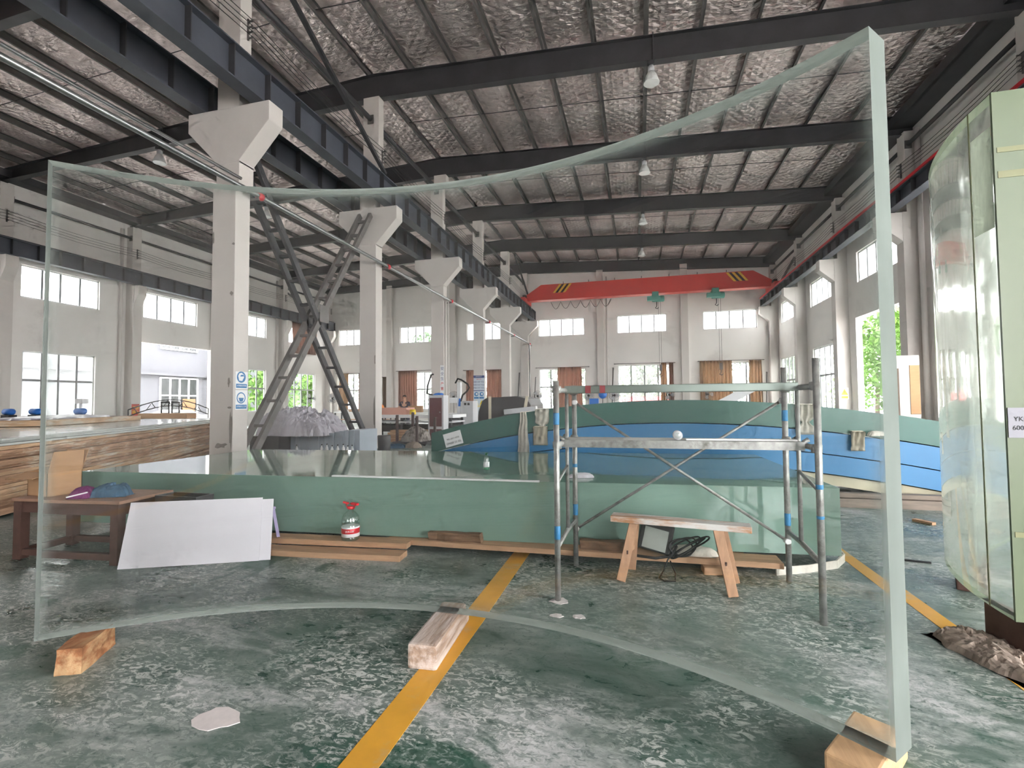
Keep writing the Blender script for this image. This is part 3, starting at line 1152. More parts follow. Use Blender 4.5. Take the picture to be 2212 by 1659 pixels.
# ================================================================ MAIN OBJECTS
def arc_solid(bm, c, r0, r1, a0, a1, z0, z1, n, haze=0.0):
    """curved upright slab: faces on the radii get material 0, the four cut edges material 1.
    haze: width of the cloudy margin left by the saw, stored per vertex in the layer 'haze'"""
    lay = bm.verts.layers.float.new('haze')
    if haze:
        zs = [z0, z0 + haze * 0.3, z0 + haze, z1 - haze, z1 - haze * 0.3, z1]
        da = haze / r0
        an = sorted({a0, a0 + da * 0.3, a0 + da, a1 - da, a1 - da * 0.3, a1} | {a0 + (a1 - a0) * k / n for k in range(1, n) if da < (a1 - a0) * k / n < (a1 - a0) - da})
    else:
        zs = [z0, z1]
        an = [a0 + (a1 - a0) * k / n for k in range(n + 1)]
    G = []
    for a in an:
        d = Vector((math.cos(a), math.sin(a), 0))
        col = []
        for z in zs:
            pr_ = []
            for r in (r0, r1):
                v = bm.verts.new(Vector(c) + d * r + Vector((0, 0, z)))
                if haze:
                    e = min(z - z0, z1 - z, (a - a0) * r0, (a1 - a) * r0)
                    v[lay] = max(0.0, 1 - e / haze)
                pr_.append(v)
            col.append(pr_)
        G.append(col)
    def F(vs, m, sm):
        f = bm.faces.new(vs)
        f.material_index = m
        f.smooth = sm
    for p, q in zip(G, G[1:]):
        for j in range(len(zs) - 1):
            for i in (0, 1):
                F((p[j][i], q[j][i], q[j + 1][i], p[j + 1][i]), 0, True)
        for j in (0, -1):
            F((p[j][0], q[j][0], q[j][1], p[j][1]), 1, False)
    for g in (G[0], G[-1]):
        for j in range(len(zs) - 1):
            F((g[j][0], g[j][1], g[j + 1][1], g[j + 1][0]), 2, False)


ACR = glass('clear_acrylic', (0.975, 0.992, 0.985, 1))
def cloud(mt, col, lo, hi, attr=None):
    """mix a cloudy scattering film into a glass material, by noise or by a vertex layer"""
    nt = mt.node_tree
    N, L = nt.nodes, nt.links
    pb = N['Principled BSDF']
    out = [n for n in N if n.type == 'OUTPUT_MATERIAL'][0]
    df = N.new('ShaderNodeBsdfDiffuse')
    df.inputs['Color'].default_value = col
    tl = N.new('ShaderNodeBsdfTranslucent')
    tl.inputs['Color'].default_value = col
    m1 = N.new('ShaderNodeMixShader')
    m1.inputs['Fac'].default_value = 0.5
    m2 = N.new('ShaderNodeMixShader')
    nz = N.new('ShaderNodeTexNoise')
    nz.inputs['Scale'].default_value = 1.6
    nz.inputs['Detail'].default_value = 5
    cr = N.new('ShaderNodeValToRGB')
    cr.color_ramp.elements[0].position = 0.35
    cr.color_ramp.elements[0].color = (lo, lo, lo, 1)
    cr.color_ramp.elements[1].position = 0.7
    cr.color_ramp.elements[1].color = (hi, hi, hi, 1)
    L.new(nz.outputs['Fac'], cr.inputs['Fac'])
    fac = cr.outputs['Color']
    if attr:
        at = N.new('ShaderNodeAttribute')
        at.attribute_name = attr
        pw = N.new('ShaderNodeMath')
        pw.operation = 'POWER'
        pw.inputs[1].default_value = 1.6
        L.new(at.outputs['Fac'], pw.inputs[0])
        mu = N.new('ShaderNodeMath')
        mu.operation = 'MULTIPLY'
        L.new(pw.outputs[0], mu.inputs[0])
        L.new(fac, mu.inputs[1])
        fac = mu.outputs[0]
    L.new(fac, m2.inputs['Fac'])
    L.new(df.outputs[0], m1.inputs[1])
    L.new(tl.outputs[0], m1.inputs[2])
    L.new(pb.outputs[0], m2.inputs[1])
    L.new(m1.outputs[0], m2.inputs[2])
    L.new(m2.outputs[0], out.inputs['Surface'])


cloud(ACR, C(206, 216, 210), 0.2, 0.6, 'haze')
EDGE = frosted('sawn_acrylic_edge', C(198, 208, 200), 0.22)
ENDF = frosted('sawn_acrylic_end', C(134, 142, 137), 0.28)
bm = nb()
arc_solid(bm, (-1.2, -0.127, 0), 3.12, 3.265, math.radians(47.6), math.radians(135.3), 0.142, 2.985, 72, haze=0.075)
bmesh.ops.recalc_face_normals(bm, faces=bm.faces[:])
sharp = [e for e in bm.edges if len(e.link_faces) == 2 and e.link_faces[0].material_index != e.link_faces[1].material_index]
for e in sharp:
    e.smooth = False
GP = obj('curved_acrylic_panel', bm, [ACR, EDGE, ENDF], recalc=False)
tag(GP, 'tall clear curved acrylic panel standing on three wooden blocks', 'acrylic panel')


def timber(name, c, sx, sy, sz, rz, m, label, cat='wood block', group=None, bevel=0.012, rough=0.0):
    bm = nb()
    add_obox(bm, c, sx, sy, sz, rz)
    if rough:
        bmesh.ops.subdivide_edges(bm, edges=bm.edges[:], cuts=5, use_grid_fill=True)
        for v in bm.verts:
            v.co += Vector((fbm(v.co.x * 9, v.co.y * 9, v.co.z * 9), fbm(v.co.x * 9 + 5, v.co.y * 9, v.co.z * 9), 0.4 * fbm(v.co.x * 9, v.co.y * 9 + 7, v.co.z * 9))) * rough
        return tag(obj(name, bm, m), label, cat, group)
    return tag(obj(name, bm, m, bevel=bevel), label, cat, group)


timber('wood_block', (-1.235, 2.9, 0.071), 0.175, 0.66, 0.142, 0.06, WOODD, 'dust-caked square wood block under the middle of the clear panel', group='blocks under the clear panel', bevel=0.018)
timber('wood_block', (-3.2, 2.2, 0.071), 0.13, 0.34, 0.142, 0.5, WOODO, 'split orange-brown wood block under the end of the clear panel beside the table', group='blocks under the clear panel', rough=0.01)
timber('wood_block', (0.86, 2.31, 0.071), 0.17, 0.44, 0.142, -0.62, WOODY, 'fresh yellow wood block under the end of the clear panel by the filmed panel', group='blocks under the clear panel', bevel=0.01)

# --- thick curved panel with the filmed end
ACR2 = glass('thick_clear_acrylic', (0.95, 0.98, 0.96, 1), 0.04)
cloud(ACR2, C(206, 212, 202), 0.1, 0.4)
FILM = mat('pale_green_film', C(98, 111, 84), 0.35, var=0.06, scale=(1.2, 1.2, 0.8))
EDGE2 = frosted('thick_acrylic_edge', C(200, 216, 186), 0.5)
bm = nb()
RC = Vector((4.77, 3.42, 0))
arc_solid(bm, RC, 2.57, 2.75, math.radians(180), math.radians(112), 0.25, 3.29, 60)
bmesh.ops.recalc_face_normals(bm, faces=bm.faces[:])
for e in bm.edges:
    if len(e.link_faces) == 2 and e.link_faces[0].material_index != e.link_faces[1].material_index:
        e.smooth = False
RP = obj('thick_curved_panel', bm, [ACR2, EDGE2, EDGE2], recalc=False)
tag(RP, 'thick curved clear acrylic panel with pale green film over its end face', 'acrylic panel')
bm = nb()
add_box(bm, 2.016, 2.204, 3.402, 3.417, 0.25, 3.292)
obj('end_film', bm, FILM, RP)
TAPE = mat('yellowed_tape', C(128, 130, 92), 0.5, var=0.1)
for z0, z1 in ((2.93, 2.96), (2.78, 2.82), (0.72, 0.75)):
    bm = nb()
    add_box(bm, 2.03, 2.204, 3.399, 3.402, z0, z1)
    obj('tape_strip', bm, TAPE, RP)


def arc_strip(bm, r, a0, a1, z0, z1, n=6, t=0.003):
    pts = []
    for k in range(n + 1):
        a = math.radians(a0 + (a1 - a0) * k / n)
        pts.append((math.cos(a), math.sin(a)))
    vs = []
    for rr in (r, r + t):
        for z in (z0, z1):
            vs += [(RC.x + rr * c, RC.y + rr * s, z) for c, s in pts]
    m = n + 1
    fs = []
    for k in range(n):
        fs += [(k, k + 1, m + k + 1, m + k), (2 * m + k, 2 * m + k + 1, 3 * m + k + 1, 3 * m + k), (k, k + 1, 2 * m + k + 1, 2 * m + k), (m + k, m + k + 1, 3 * m + k + 1, 3 * m + k)]
    fs += [(0, m, 3 * m, 2 * m), (n, m + n, 3 * m + n, 2 * m + n)]
    add_verts_faces(bm, vs, fs)


bm = nb()
arc_strip(bm, 2.7515, 175.5, 175.75, 0.25, 3.29)
obj('tape_strip', bm, TAPE, RP)
HAZE = frosted('cloudy_film', C(220, 224, 214), 0.7)
bm = nb()
arc_strip(bm, 2.7515, 176.0, 179.9, 2.5, 3.1)
obj('film_patch', bm, HAZE, RP)
LABELM = mat('label_paper', C(150, 150, 158), 0.6, var=0.02)
bm = nb()
add_box(bm, 2.02, 2.204, 3.396, 3.399, 1.28, 1.45)
lb = obj('paper_label', bm, LABELM, RP)
text('lettering', 'YKL-60/2', 0.036, (2.115, 3.395, 1.385), (1, 0, 0), (0, 0, 1), INKB, lb)
text('lettering', '6000*2550', 0.036, (2.118, 3.395, 1.335), (1, 0, 0), (0, 0, 1), INKB, lb)
for k, (x, y) in enumerate(((2.16, 3.62), (2.52, 4.75), (3.6, 5.72))):
    timber('support_block', (x, y, 0.125), 0.16, 0.3, 0.25, 0.1 - 0.55 * k, WOODB, 'dark support block under the thick filmed panel', 'wood block', 'blocks under the thick panel')


def crumple(bm, cx, cy, z0, lx, ly, h, n, seed, rz=0.0, drop=0.0, freq=3.0, sharp=0.5, prof=None, flat=0.45):
    """heap of crumpled sheet: closed blob whose skin is broken into tilted facets with sharp creases"""
    c, s = math.cos(rz), math.sin(rz)
    rg = random.Random(int(seed * 100))
    cells = []
    m = max(6, int(lx * ly * freq * freq * 1.1))
    for _ in range(m):
        cells.append((rg.uniform(-lx / 2, lx / 2), rg.uniform(-ly / 2, ly / 2), rg.uniform(-1, 1), rg.uniform(-1, 1), rg.uniform(-1, 1)))
    g = []
    for i in range(n + 1):
        row = []
        for j in range(n + 1):
            u, v = i / n * 2 - 1, j / n * 2 - 1
            rad = (abs(u) ** 3 + abs(v) ** 3) ** (1 / 3)
            e = max(0.0, 1 - min(rad, 1.0) ** 2.4)
            x, y = u * lx / 2, v * ly / 2
            wx, wy = x + 0.25 / freq * fbm(x * freq, y * freq, seed), y + 0.25 / freq * fbm(x * freq + 9, y * freq, seed)
            q = min(cells, key=lambda k: (k[0] - wx) ** 2 + (k[1] - wy) ** 2)
            fold = (q[2] * (wx - q[0]) + q[3] * (wy - q[1])) * freq * 0.75 + q[4] * 0.35
            fold += 0.35 * (1 - 2 * abs(fbm(x * freq * 2.2 + seed, y * freq * 2.2, seed)))
            k = prof(u, v) if prof else 1.0
            z = z0 + e ** flat * h * k * (0.72 + 0.3 * sharp * fold) - drop * min(rad, 1.2) ** 6
            w = 1 + 0.14 * fbm(u * 2 + seed, v * 2)
            x, y = x * w + 0.1 / freq * fold * e, y * w + 0.1 / freq * fold * e
            row.append(bm.verts.new((cx + x * c - y * s, cy + x * s + y * c, max(z, z0 - drop))))
        g.append(row)
    for i in range(n):
        for j in range(n):
            bm.faces.new((g[i][j], g[i + 1][j], g[i + 1][j + 1], g[i][j + 1]))
    rim = [g[i][0] for i in range(n + 1)] + [g[n][j] for j in range(1, n + 1)] + [g[i][n] for i in range(n - 1, -1, -1)] + [g[0][j] for j in range(n - 1, 0, -1)]
    bm.faces.new(rim)


bm = nb()
crumple(bm, 1.98, 3.5, 0.003, 0.62, 0.36, 0.085, 44, 2.0, -1.25, freq=13, sharp=1.5, flat=0.3)
tag(obj('floor_rag', bm, RAG), 'dirty crumpled rag on the floor beneath the thick filmed panel', 'rag')

# --- the long teal slab on planks
ang = math.atan2(4.99 - 4.42, 1.75 + 6.55)
bm = nb()
z0, z1 = 0.12, 0.72
cs = [(-6.55, 4.42), (1.75, 4.99), (1.67, 7.85), (-6.6, 7.25)]
add_verts_faces(bm, [(x, y, z0) for x, y in cs] + [(x, y, z1) for x, y in cs], BOXF)
SL = tag(obj('acrylic_slab', bm, TEAL, bevel=0.004), 'long thick teal acrylic slab lying on planks, glossy top', 'acrylic slab')


def on_front(x):
    return 4.42 + (x + 6.55) * math.tan(ang)


def plank(name, p, q, w, t, zb, m, label, group):
    """plank from p to q (xy) lying with its underside at zb"""
    a = math.atan2(q[1] - p[1], q[0] - p[0])
    L_ = math.hypot(q[0] - p[0], q[1] - p[1])
    bm = nb()
    add_obox(bm, ((p[0] + q[0]) / 2, (p[1] + q[1]) / 2, zb + t / 2), L_, w, t, a)
    return tag(obj(name, bm, m, bevel=0.005), label, 'plank', group)


plank('plank', (-4.98, 4.14), (-2.24, 4.4), 0.2, 0.055, 0.0, WOOD, 'sawn plank beside the water bottle plank, its end by the white sheets', 'planks under the teal slab')
plank('plank', (-4.98, 4.35), (-2.27, 4.61), 0.2, 0.055, 0.058, WOOD, 'raised sawn plank that carries the red-capped water bottle', 'planks under the teal slab')
plank('plank', (-2.55, 4.73), (1.2, 4.79), 0.24, 0.05, 0.068, WOOD, 'longest sawn plank, running past the scaffold feet under the slab edge', 'planks under the teal slab')
for x, y, a in ((-4.6, 5.5, 0.1), (-1.6, 6.0, 0.05), (0.9, 6.1, 0.05)):
    plank('plank', (x, y - 1.0), (x - 0.05, y + 1.3), 0.14, 0.067 if x > -4 else 0.115, 0.0, WOODY, 'short bearer laid across beneath the teal slab', 'bearers under the teal slab')
timber('wood_block', (0.62, 4.66, 0.033), 0.16, 0.14, 0.066, 0.1, WOOD, 'small wood block propping the longest plank beneath the bench', group='blocks by the slab')
timber('wood_block', (-1.82, 4.72, 0.16), 0.56, 0.1, 0.08, 0.03, WOODK, 'rough weathered log piece on the longest plank beside the yellow line', group='blocks by the slab', rough=0.018)
timber('wood_block', (-0.32, 4.75, 0.16), 0.46, 0.1, 0.08, 0.03, WOODK, 'rough weathered log piece on the longest plank behind the scaffold post', group='blocks by the slab', rough=0.018)
timber('wood_block', (-5.25, 4.5, 0.06), 0.34, 0.14, 0.12, 0.35, WOOD, 'wood block under the teal slab behind the table', group='blocks by the slab')
# strap coming out from under the slab end
bm = nb()
pts = [(1.15, 4.72, 0.03), (1.45, 4.86, 0.03), (1.72, 5.03, 0.035), (1.84, 5.2, 0.05), (1.82, 5.4, 0.1), (1.7, 5.5, 0.11)]
for a, b in zip(pts, pts[1:]):
    add_bar(bm, a, b, 0.014, 0.075)
tag(obj('lifting_sling', bm, SLING), 'white lifting sling looped around the corner of the teal slab', 'sling', 'lifting slings')

# things lying on the slab
bm = nb()
add_obox(bm, (-2.1, on_front(-2.1) + 0.02, 0.726), 2.3, 0.05, 0.012, ang * 0.5)
tag(obj('acrylic_offcut', bm, WHT), 'long thin white offcut strip along the slab edge', 'strip')
bm = nb()
crumple(bm, -0.58, 5.16, 0.722, 0.26, 0.12, 0.06, 16, 5, 0.2, freq=14)
tag(obj('film_scrap', bm, PAPER), 'crumpled white film scrap on the teal slab', 'film scrap')

CLEAR = thin_glass('clear_bottle_plastic', (0.9, 0.95, 0.93), 0.14)
def bottle_small(x, y, z, label):
    t = thing('water_bottle', (x, y, z), label, 'bottle')
    bm = nb()
    add_lathe(bm, [(0.028, 0), (0.033, 0.006), (0.033, 0.13), (0.031, 0.15), (0.02, 0.185), (0.013, 0.2)], (x, y, z), 18)
    obj('bottle_body', bm, CLEAR, t)
    bm = nb()
    add_lathe(bm, [(0.0335, 0), (0.034, 0.001), (0.034, 0.055), (0.0335, 0.056)], (x, y, z + 0.065), 18)
    obj('paper_label', bm, WHT, t)
    bm = nb()
    add_lathe(bm, [(0.0335, 0), (0.0342, 0.001), (0.0342, 0.024), (0.0335, 0.025)], (x, y, z + 0.038), 18)
    obj('green_band', bm, mat('bottle_green', C(34, 120, 78), 0.4), t)
    bm = nb()
    add_lathe(bm, [(0.016, 0), (0.017, 0.002), (0.017, 0.022), (0.014, 0.025)], (x, y, z + 0.198), 14)
    obj('cap', bm, mat('bottle_cap_green', C(30, 92, 62), 0.4), t)


bottle_small(-1.66, 5.28, 0.721, 'small clear water bottle with a green cap on the teal slab')

# five-litre bottle
x, y, z = -2.9, 4.51, 0.114
t = thing('water_jug', (x, y, z), 'big clear water bottle with a red carry handle on the plank', 'bottle')
bm = nb()
add_lathe(bm, [(0.075, 0), (0.088, 0.01), (0.09, 0.03), (0.086, 0.04), (0.09, 0.05), (0.086, 0.062), (0.09, 0.072), (0.09, 0.15), (0.086, 0.16), (0.09, 0.17), (0.09, 0.2), (0.08, 0.245), (0.05, 0.28), (0.028, 0.295), (0.028, 0.315)], (x, y, z), 28)
obj('jug_body', bm, CLEAR, t)
bm = nb()
add_lathe(bm, [(0.0895, 0), (0.0915, 0.001), (0.0915, 0.1), (0.0895, 0.101)], (x, y, z + 0.04), 28)
lab = obj('paper_label', bm, WHT, t)
bm = nb()
add_lathe(bm, [(0.0912, 0), (0.0922, 0.001), (0.0922, 0.05), (0.0912, 0.051)], (x, y, z + 0.075), 28)
obj('red_band', bm, REDS, lab)
text('lettering', '农夫山泉', 0.022, (x + 0.042, y - 0.0835, z + 0.1), (0.88, 0.46, 0), (0, 0, 1), WHT, lab)
bm = nb()
add_lathe(bm, [(0.03, 0), (0.032, 0.002), (0.032, 0.024), (0.026, 0.028)], (x, y, z + 0.312), 18)
obj('cap', bm, REDS, t)
bm = nb()
add_tube(bm, [(x - 0.035, y, z + 0.31), (x - 0.05, y, z + 0.345), (x - 0.05, y, z + 0.365)], 0.006, 6)
add_tube(bm, [(x + 0.035, y, z + 0.31), (x + 0.05, y, z + 0.345), (x + 0.05, y, z + 0.36)], 0.006, 6)
add_obox(bm, (x - 0.055, y, z + 0.372), 0.06, 0.03, 0.016, 0.3, 0, 0.25)
add_obox(bm, (x + 0.045, y, z + 0.364), 0.085, 0.035, 0.02, -0.2, 0, 0.05)
obj('handle', bm, REDS, t)

# --- low bench with the floodlight under it
BENCHW = mat('reddish_bench_wood', C(184, 144, 114), 0.75, var=0.2, scale=(20, 20, 3), bump=0.2)
t = thing('low_bench', (0.3, 4.4, 0), 'low wooden sawhorse bench with a white-dusted top', 'bench')
bm = nb()
zb = 0.47
add_verts_faces(bm, [(-0.24, 4.36, zb), (0.86, 4.2, zb), (0.875, 4.34, zb), (-0.22, 4.52, zb), (-0.24, 4.36, zb + 0.05), (0.86, 4.2, zb + 0.05), (0.875, 4.34, zb + 0.05), (-0.22, 4.52, zb + 0.05)], BOXF)
obj('seat', bm, mat('dusted_bench_wood', C(190, 138, 98), 0.8, var=0.15, scale=(3, 20, 20), col2=C(214, 210, 206), thr=(0.4, 0.55)), t, bevel=0.006)
for (fx, fy, tx, ty) in ((-0.155, 4.28, -0.04, 4.39), (-0.07, 4.62, -0.03, 4.46), (0.70, 4.125, 0.62, 4.27), (0.77, 4.46, 0.66, 4.35)):
    bm = nb()
    add_bar(bm, (fx, fy, 0.004), (tx, ty, zb + 0.005), 0.075, 0.055, (0, 1, 0))
    o = obj('leg', bm, BENCHW, t, bevel=0.004)
    bm = nb()
    mx, my = fx + (tx - fx) * 0.5, fy + (ty - fy) * 0.5
    add_obox(bm, (mx, my - 0.028, 0.235), 0.014, 0.012, 0.03)
    obj('mortise', bm, WOODB, o)
for a, b in (((-0.11, 4.34, 0.23), (-0.05, 4.54, 0.23)), ((0.66, 4.2, 0.23), (0.71, 4.4, 0.23))):
    bm = nb()
    add_bar(bm, a, b, 0.035, 0.045)
    obj('stretcher', bm, WOOD, t)

t = thing('floodlight', (0.17, 4.66, 0.12), 'black work floodlight with a coiled cable under the bench', 'lamp')
bm = nb()
add_obox(bm, (0.15, 4.7, 0.275), 0.29, 0.07, 0.26, -0.12, -0.28, 0.2)
obj('housing', bm, BLK, t, bevel=0.014)
bm = nb()
add_obox(bm, (0.143, 4.655, 0.265), 0.21, 0.012, 0.185, -0.12, -0.28, 0.2)
obj('lens', bm, mat('lamp_glass_grey', C(150, 156, 150), 0.15, var=0.1), t)
bm = nb()
add_tube(bm, [(-0.03, 4.72, 0.2), (-0.07, 4.66, 0.16), (-0.02, 4.58, 0.13), (0.14, 4.56, 0.125), (0.28, 4.6, 0.14), (0.33, 4.7, 0.2)], 0.012, 8)
obj('bracket', bm, BLK, t)
for k in range(5):
    bm = nb()
    rr = random.Random(k)
    pts = []
    cx2, cy2 = 0.36 + 0.02 * k, 4.62 + 0.02 * (k % 3)
    for q in range(25):
        a = 2 * PI * q / 24
        pts.append((cx2 + (0.1 + 0.015 * k) * math.cos(a), cy2 + 0.05 * math.sin(a) + 0.02 * math.sin(2 * a + k), 0.215 + (0.06 + 0.012 * k) * math.sin(a + 0.5 * k)))
    add_tube(bm, pts, 0.0075, 7, cap=False)
    obj('cable_coil', bm, BLK, t)
bm = nb()
pts = [(0.3, 4.55, 0.2), (0.24, 4.49, 0.14), (0.2, 4.46, 0.05), (0.16, 4.4, 0.012), (0.2, 4.33, 0.012), (0.29, 4.35, 0.012), (0.3, 4.44, 0.04), (0.26, 4.5, 0.13)]
add_tube(bm, pts, 0.0065, 7)
obj('cable', bm, BLK, t)
bm = nb()
crumple(bm, 0.47, 4.78, 0.119, 0.42, 0.16, 0.1, 18, 8, 0.0, freq=8)
tag(obj('white_cloth', bm, SLING), 'white cloth bundle on the plank behind the floodlight', 'cloth')

# --- scaffold
t = thing('scaffold', (0.3, 4.2, 0), 'grey steel frame scaffold with cross brace and plank, in front of the teal slab', 'scaffold')
P = {'FL': (-0.611, 3.765), 'FR': (1.204, 3.775), 'BL': (-0.573, 4.6), 'BR': (1.217, 4.59)}
ZT = {'FL': 1.665, 'FR': 1.79, 'BL': 1.66, 'BR': 1.78}
for k, (x, y) in P.items():
    bm = nb()
    add_tube(bm, [(x, y, 0.0), (x, y, ZT[k])], 0.023, 14)
    o = obj('post', bm, SCAF, t)
    for zc, zl in (((0.46, 0.56) if k != 'FR' else (0.7, 0.72)), (1.33, 1.42) if k in ('FL', 'BR') else (0.9, 0.93)):
        bm = nb()
        add_lathe(bm, [(0.0232, 0), (0.0242, 0.002), (0.0242, zl - zc), (0.0232, zl - zc + 0.001)], (x, y, zc), 14)
        obj('paint_band', bm, mat('blue_paint_band', C(52, 128, 178), 0.5), o)
for s, kf, kb in ((1, 'FL', 'BL'), (-1, 'FR', 'BR')):
    (xa, ya), (xb, yb) = P[kf], P[kb]
    xm = (xa + xb) / 2
    # inner post, short bars and the sloping lower strut of each end frame
    bm = nb()
    ym = ya + (yb - ya) * 0.55
    add_tube(bm, [(xm, ym, 0.42), (xm, ym, 1.6)], 0.016, 10)
    obj('inner_post', bm, SCAF, t)
    bm = nb()
    add_tube(bm, [(xa, ya, 0.4), (xm, ym, 0.42), (xb, yb, 0.41)], 0.019, 10)
    obj('lower_strut', bm, SCAF, t)
    for z in (1.6, 1.17):
        bm = nb()
        add_tube(bm, [(xa, ya, z), (xb, yb, z)], 0.021, 12)
        obj('end_bar', bm, SCAF, t)
    bm = nb()
    add_tube(bm, [(xa, ya, 0.88), (xm, ym, 0.96)], 0.012, 8)
    obj('foothold', bm, SCAF, t)
    for (x, y) in (P[kf], P[kb]):
        for z in (1.6, 1.17):
            bm = nb()
            add_lathe(bm, [(0.024, -0.03), (0.036, -0.025), (0.036, 0.025), (0.024, 0.03)], (x, y + (0.03 if y < 4 else -0.03), z), 10)
            obj('coupler', bm, SCAF, t)
bm = nb()
add_box(bm, -0.60, 1.2, 4.14, 4.19, 1.575, 1.64)
tr = obj('top_rail', bm, mat('greenish_steel_rail', C(126, 136, 130), 0.4, 0.5, var=0.15, scale=(3, 10, 10)), t, bevel=0.008)
for x in (-0.42, -0.3):
    bm = nb()
    add_box(bm, x, x + 0.045, 4.137, 4.1395, 1.576, 1.639)
    obj('paint_band', bm, mat('red_paint_band', C(150, 52, 58), 0.5), tr)
# walk board hooked on the frames
bm = nb()
add_box(bm, -0.60, 1.18, 3.98, 4.3, 1.16, 1.2)
pk = obj('walk_board', bm, mat('walk_board_steel', C(158, 158, 152), 0.45, 0.4, var=0.25, scale=(4, 12, 12), col2=C(112, 110, 104), thr=(0.5, 0.65)), t, bevel=0.004)
bm = nb()
add_box(bm, -0.60, 1.18, 3.97, 3.985, 1.14, 1.2)
obj('board_lip', bm, SCAF, pk)
bm = nb()
add_box(bm, -0.60, 1.18, 4.295, 4.31, 1.14, 1.2)
obj('board_lip', bm, SCAF, pk)
for x in (-0.6, 1.19):
    for y in (4.02, 4.26):
        bm = nb()
        add_tube(bm, [(x, y, 1.15), (x, y, 1.2), (x + (0.03 if x > 0 else -0.03), y, 1.215)], 0.018, 8)
        obj('board_hook', bm, SCAF, pk)
# cross brace between the rear posts
for a, b in (((-0.57, 4.63, 1.5), (1.21, 4.62, 0.33)), ((1.21, 4.655, 1.5), (-0.57, 4.66, 0.32))):
    bm = nb()
    add_tube(bm, [a, b], 0.0125, 10)
    o = obj('cross_brace_tube', bm, SCAF, t)
    for p in (a, b):
        bm = nb()
        add_lathe(bm, [(0.018, -0.035), (0.026, -0.03), (0.026, 0.02), (0.012, 0.035)], (p[0], p[1] - 0.02, p[2]), 10, 'Y')
        obj('brace_pin', bm, PVC, o)
# roll of film lying on the walk board and a clear strip beside it
t2 = thing('tape_roll', (0.3, 4.1, 1.2), 'clear tape roll lying on the scaffold walk board', 'tape roll')
bm = nb()
add_lathe(bm, [(0.018, -0.04), (0.036, -0.04), (0.036, 0.04), (0.018, 0.04)], (0.31, 4.08, 1.237), 20, 'Y')
obj('roll', bm, GREYM, t2)
bm = nb()
add_lathe(bm, [(0.004, -0.042), (0.024, -0.042), (0.024, 0.042), (0.004, 0.042)], (0.31, 4.08, 1.237), 16, 'Y')
obj('core', bm, CLEAR, t2)
bm = nb()
add_obox(bm, (0.76, 4.06, 1.207), 0.78, 0.06, 0.012, 0.0)
tag(obj('aluminium_strip', bm, PVC), 'pale flat strip lying on the scaffold walk board', 'strip')

# --- table with the box and rags
t = thing('work_table', (-5.43, 3.81, 0), 'low brown wooden table with a lighter top beside the white sheets', 'table')
cs = [(-6.02, 3.42), (-4.79, 3.57), (-4.87, 4.2), (-6.1, 4.05)]
bm = nb()
add_verts_faces(bm, [(x, y, 0.57) for x, y in cs] + [(x, y, 0.6) for x, y in cs], BOXF)
obj('table_top', bm, WOODT, t, bevel=0.003)
leg = []
for (x, y) in cs:
    x += (-5.43 - x) * 0.09
    y += (3.81 - y) * 0.15
    leg.append((x, y))
    bm = nb()
    add_obox(bm, (x, y, 0.286), 0.085, 0.085, 0.57, 0.12)
    obj('leg', bm, WOODB, t, bevel=0.004)
for a, b in zip(leg, leg[1:] + leg[:1]):
    bm = nb()
    add_bar(bm, (a[0], a[1], 0.515), (b[0], b[1], 0.515), 0.05, 0.11)
    obj('apron', bm, WOODB, t)
    bm = nb()
    add_bar(bm, (a[0], a[1], 0.07), (b[0], b[1], 0.07), 0.05, 0.06)
    obj('stretcher', bm, WOODB, t)

t = thing('cardboard_box', (-5.78, 3.82, 0.6), 'open cardboard box with raised flaps on the brown table', 'box')
bm = nb()
bx0, bx1, by0, by1 = -6.04, -5.73, 3.56, 3.88
for q in ((bx0, bx1, by0, by0 + 0.006), (bx0, bx1, by1 - 0.006, by1), (bx0, bx0 + 0.006, by0, by1), (bx1 - 0.006, bx1, by0, by1)):
    add_box(bm, q[0], q[1], q[2], q[3], 0.604, 0.84)
add_box(bm, bx0, bx1, by0, by1, 0.601, 0.607)
obj('box_body', bm, CARD, t)
for pts in ([(bx0, by0, 0.84), (bx1, by0, 0.84), (bx1 + 0.02, by0 - 0.16, 0.8), (bx0 - 0.06, by0 - 0.15, 0.79)], [(bx0, by1, 0.84), (bx1, by1, 0.84), (bx1, by1 + 0.06, 1.04), (bx0, by1 + 0.06, 1.04)],
            [(bx1, by0, 0.84), (bx1, by1, 0.84), (bx1 + 0.05, by1 - 0.02, 1.05), (bx1 + 0.05, by0 + 0.02, 1.05)], [(bx0, by0, 0.84), (bx0, by1, 0.84), (bx0 - 0.16, by1, 0.8), (bx0 - 0.16, by0, 0.8)]):
    bm = nb()
    n = (Vector(pts[1]) - Vector(pts[0])).cross(Vector(pts[3]) - Vector(pts[0])).normalized() * 0.005
    add_verts_faces(bm, [Vector(p) for p in pts] + [Vector(p) + n for p in pts], BOXF)
    obj('flap', bm, CARD, t)
bm = nb()
crumple(bm, -5.38, 3.66, 0.601, 0.2, 0.2, 0.14, 18, 3, 0.4, freq=9, sharp=0.4)
tag(obj('folded_cloth', bm, PURPLE), 'purple cloth bundle on the brown table', 'cloth')
bm = nb()
crumple(bm, -5.19, 3.78, 0.601, 0.36, 0.2, 0.16, 24, 6, 0.35, freq=9, sharp=0.6)
tag(obj('work_jacket', bm, TEALCL), 'crumpled dark blue work cloth on the brown table', 'cloth')
bm = nb()
add_bar(bm, (-5.42, 3.535, 0.62), (-5.27, 3.62, 0.66), 0.012, 0.012)
tag(obj('white_stick', bm, WHT), 'short white stick sticking out from the blue work cloth', 'stick')

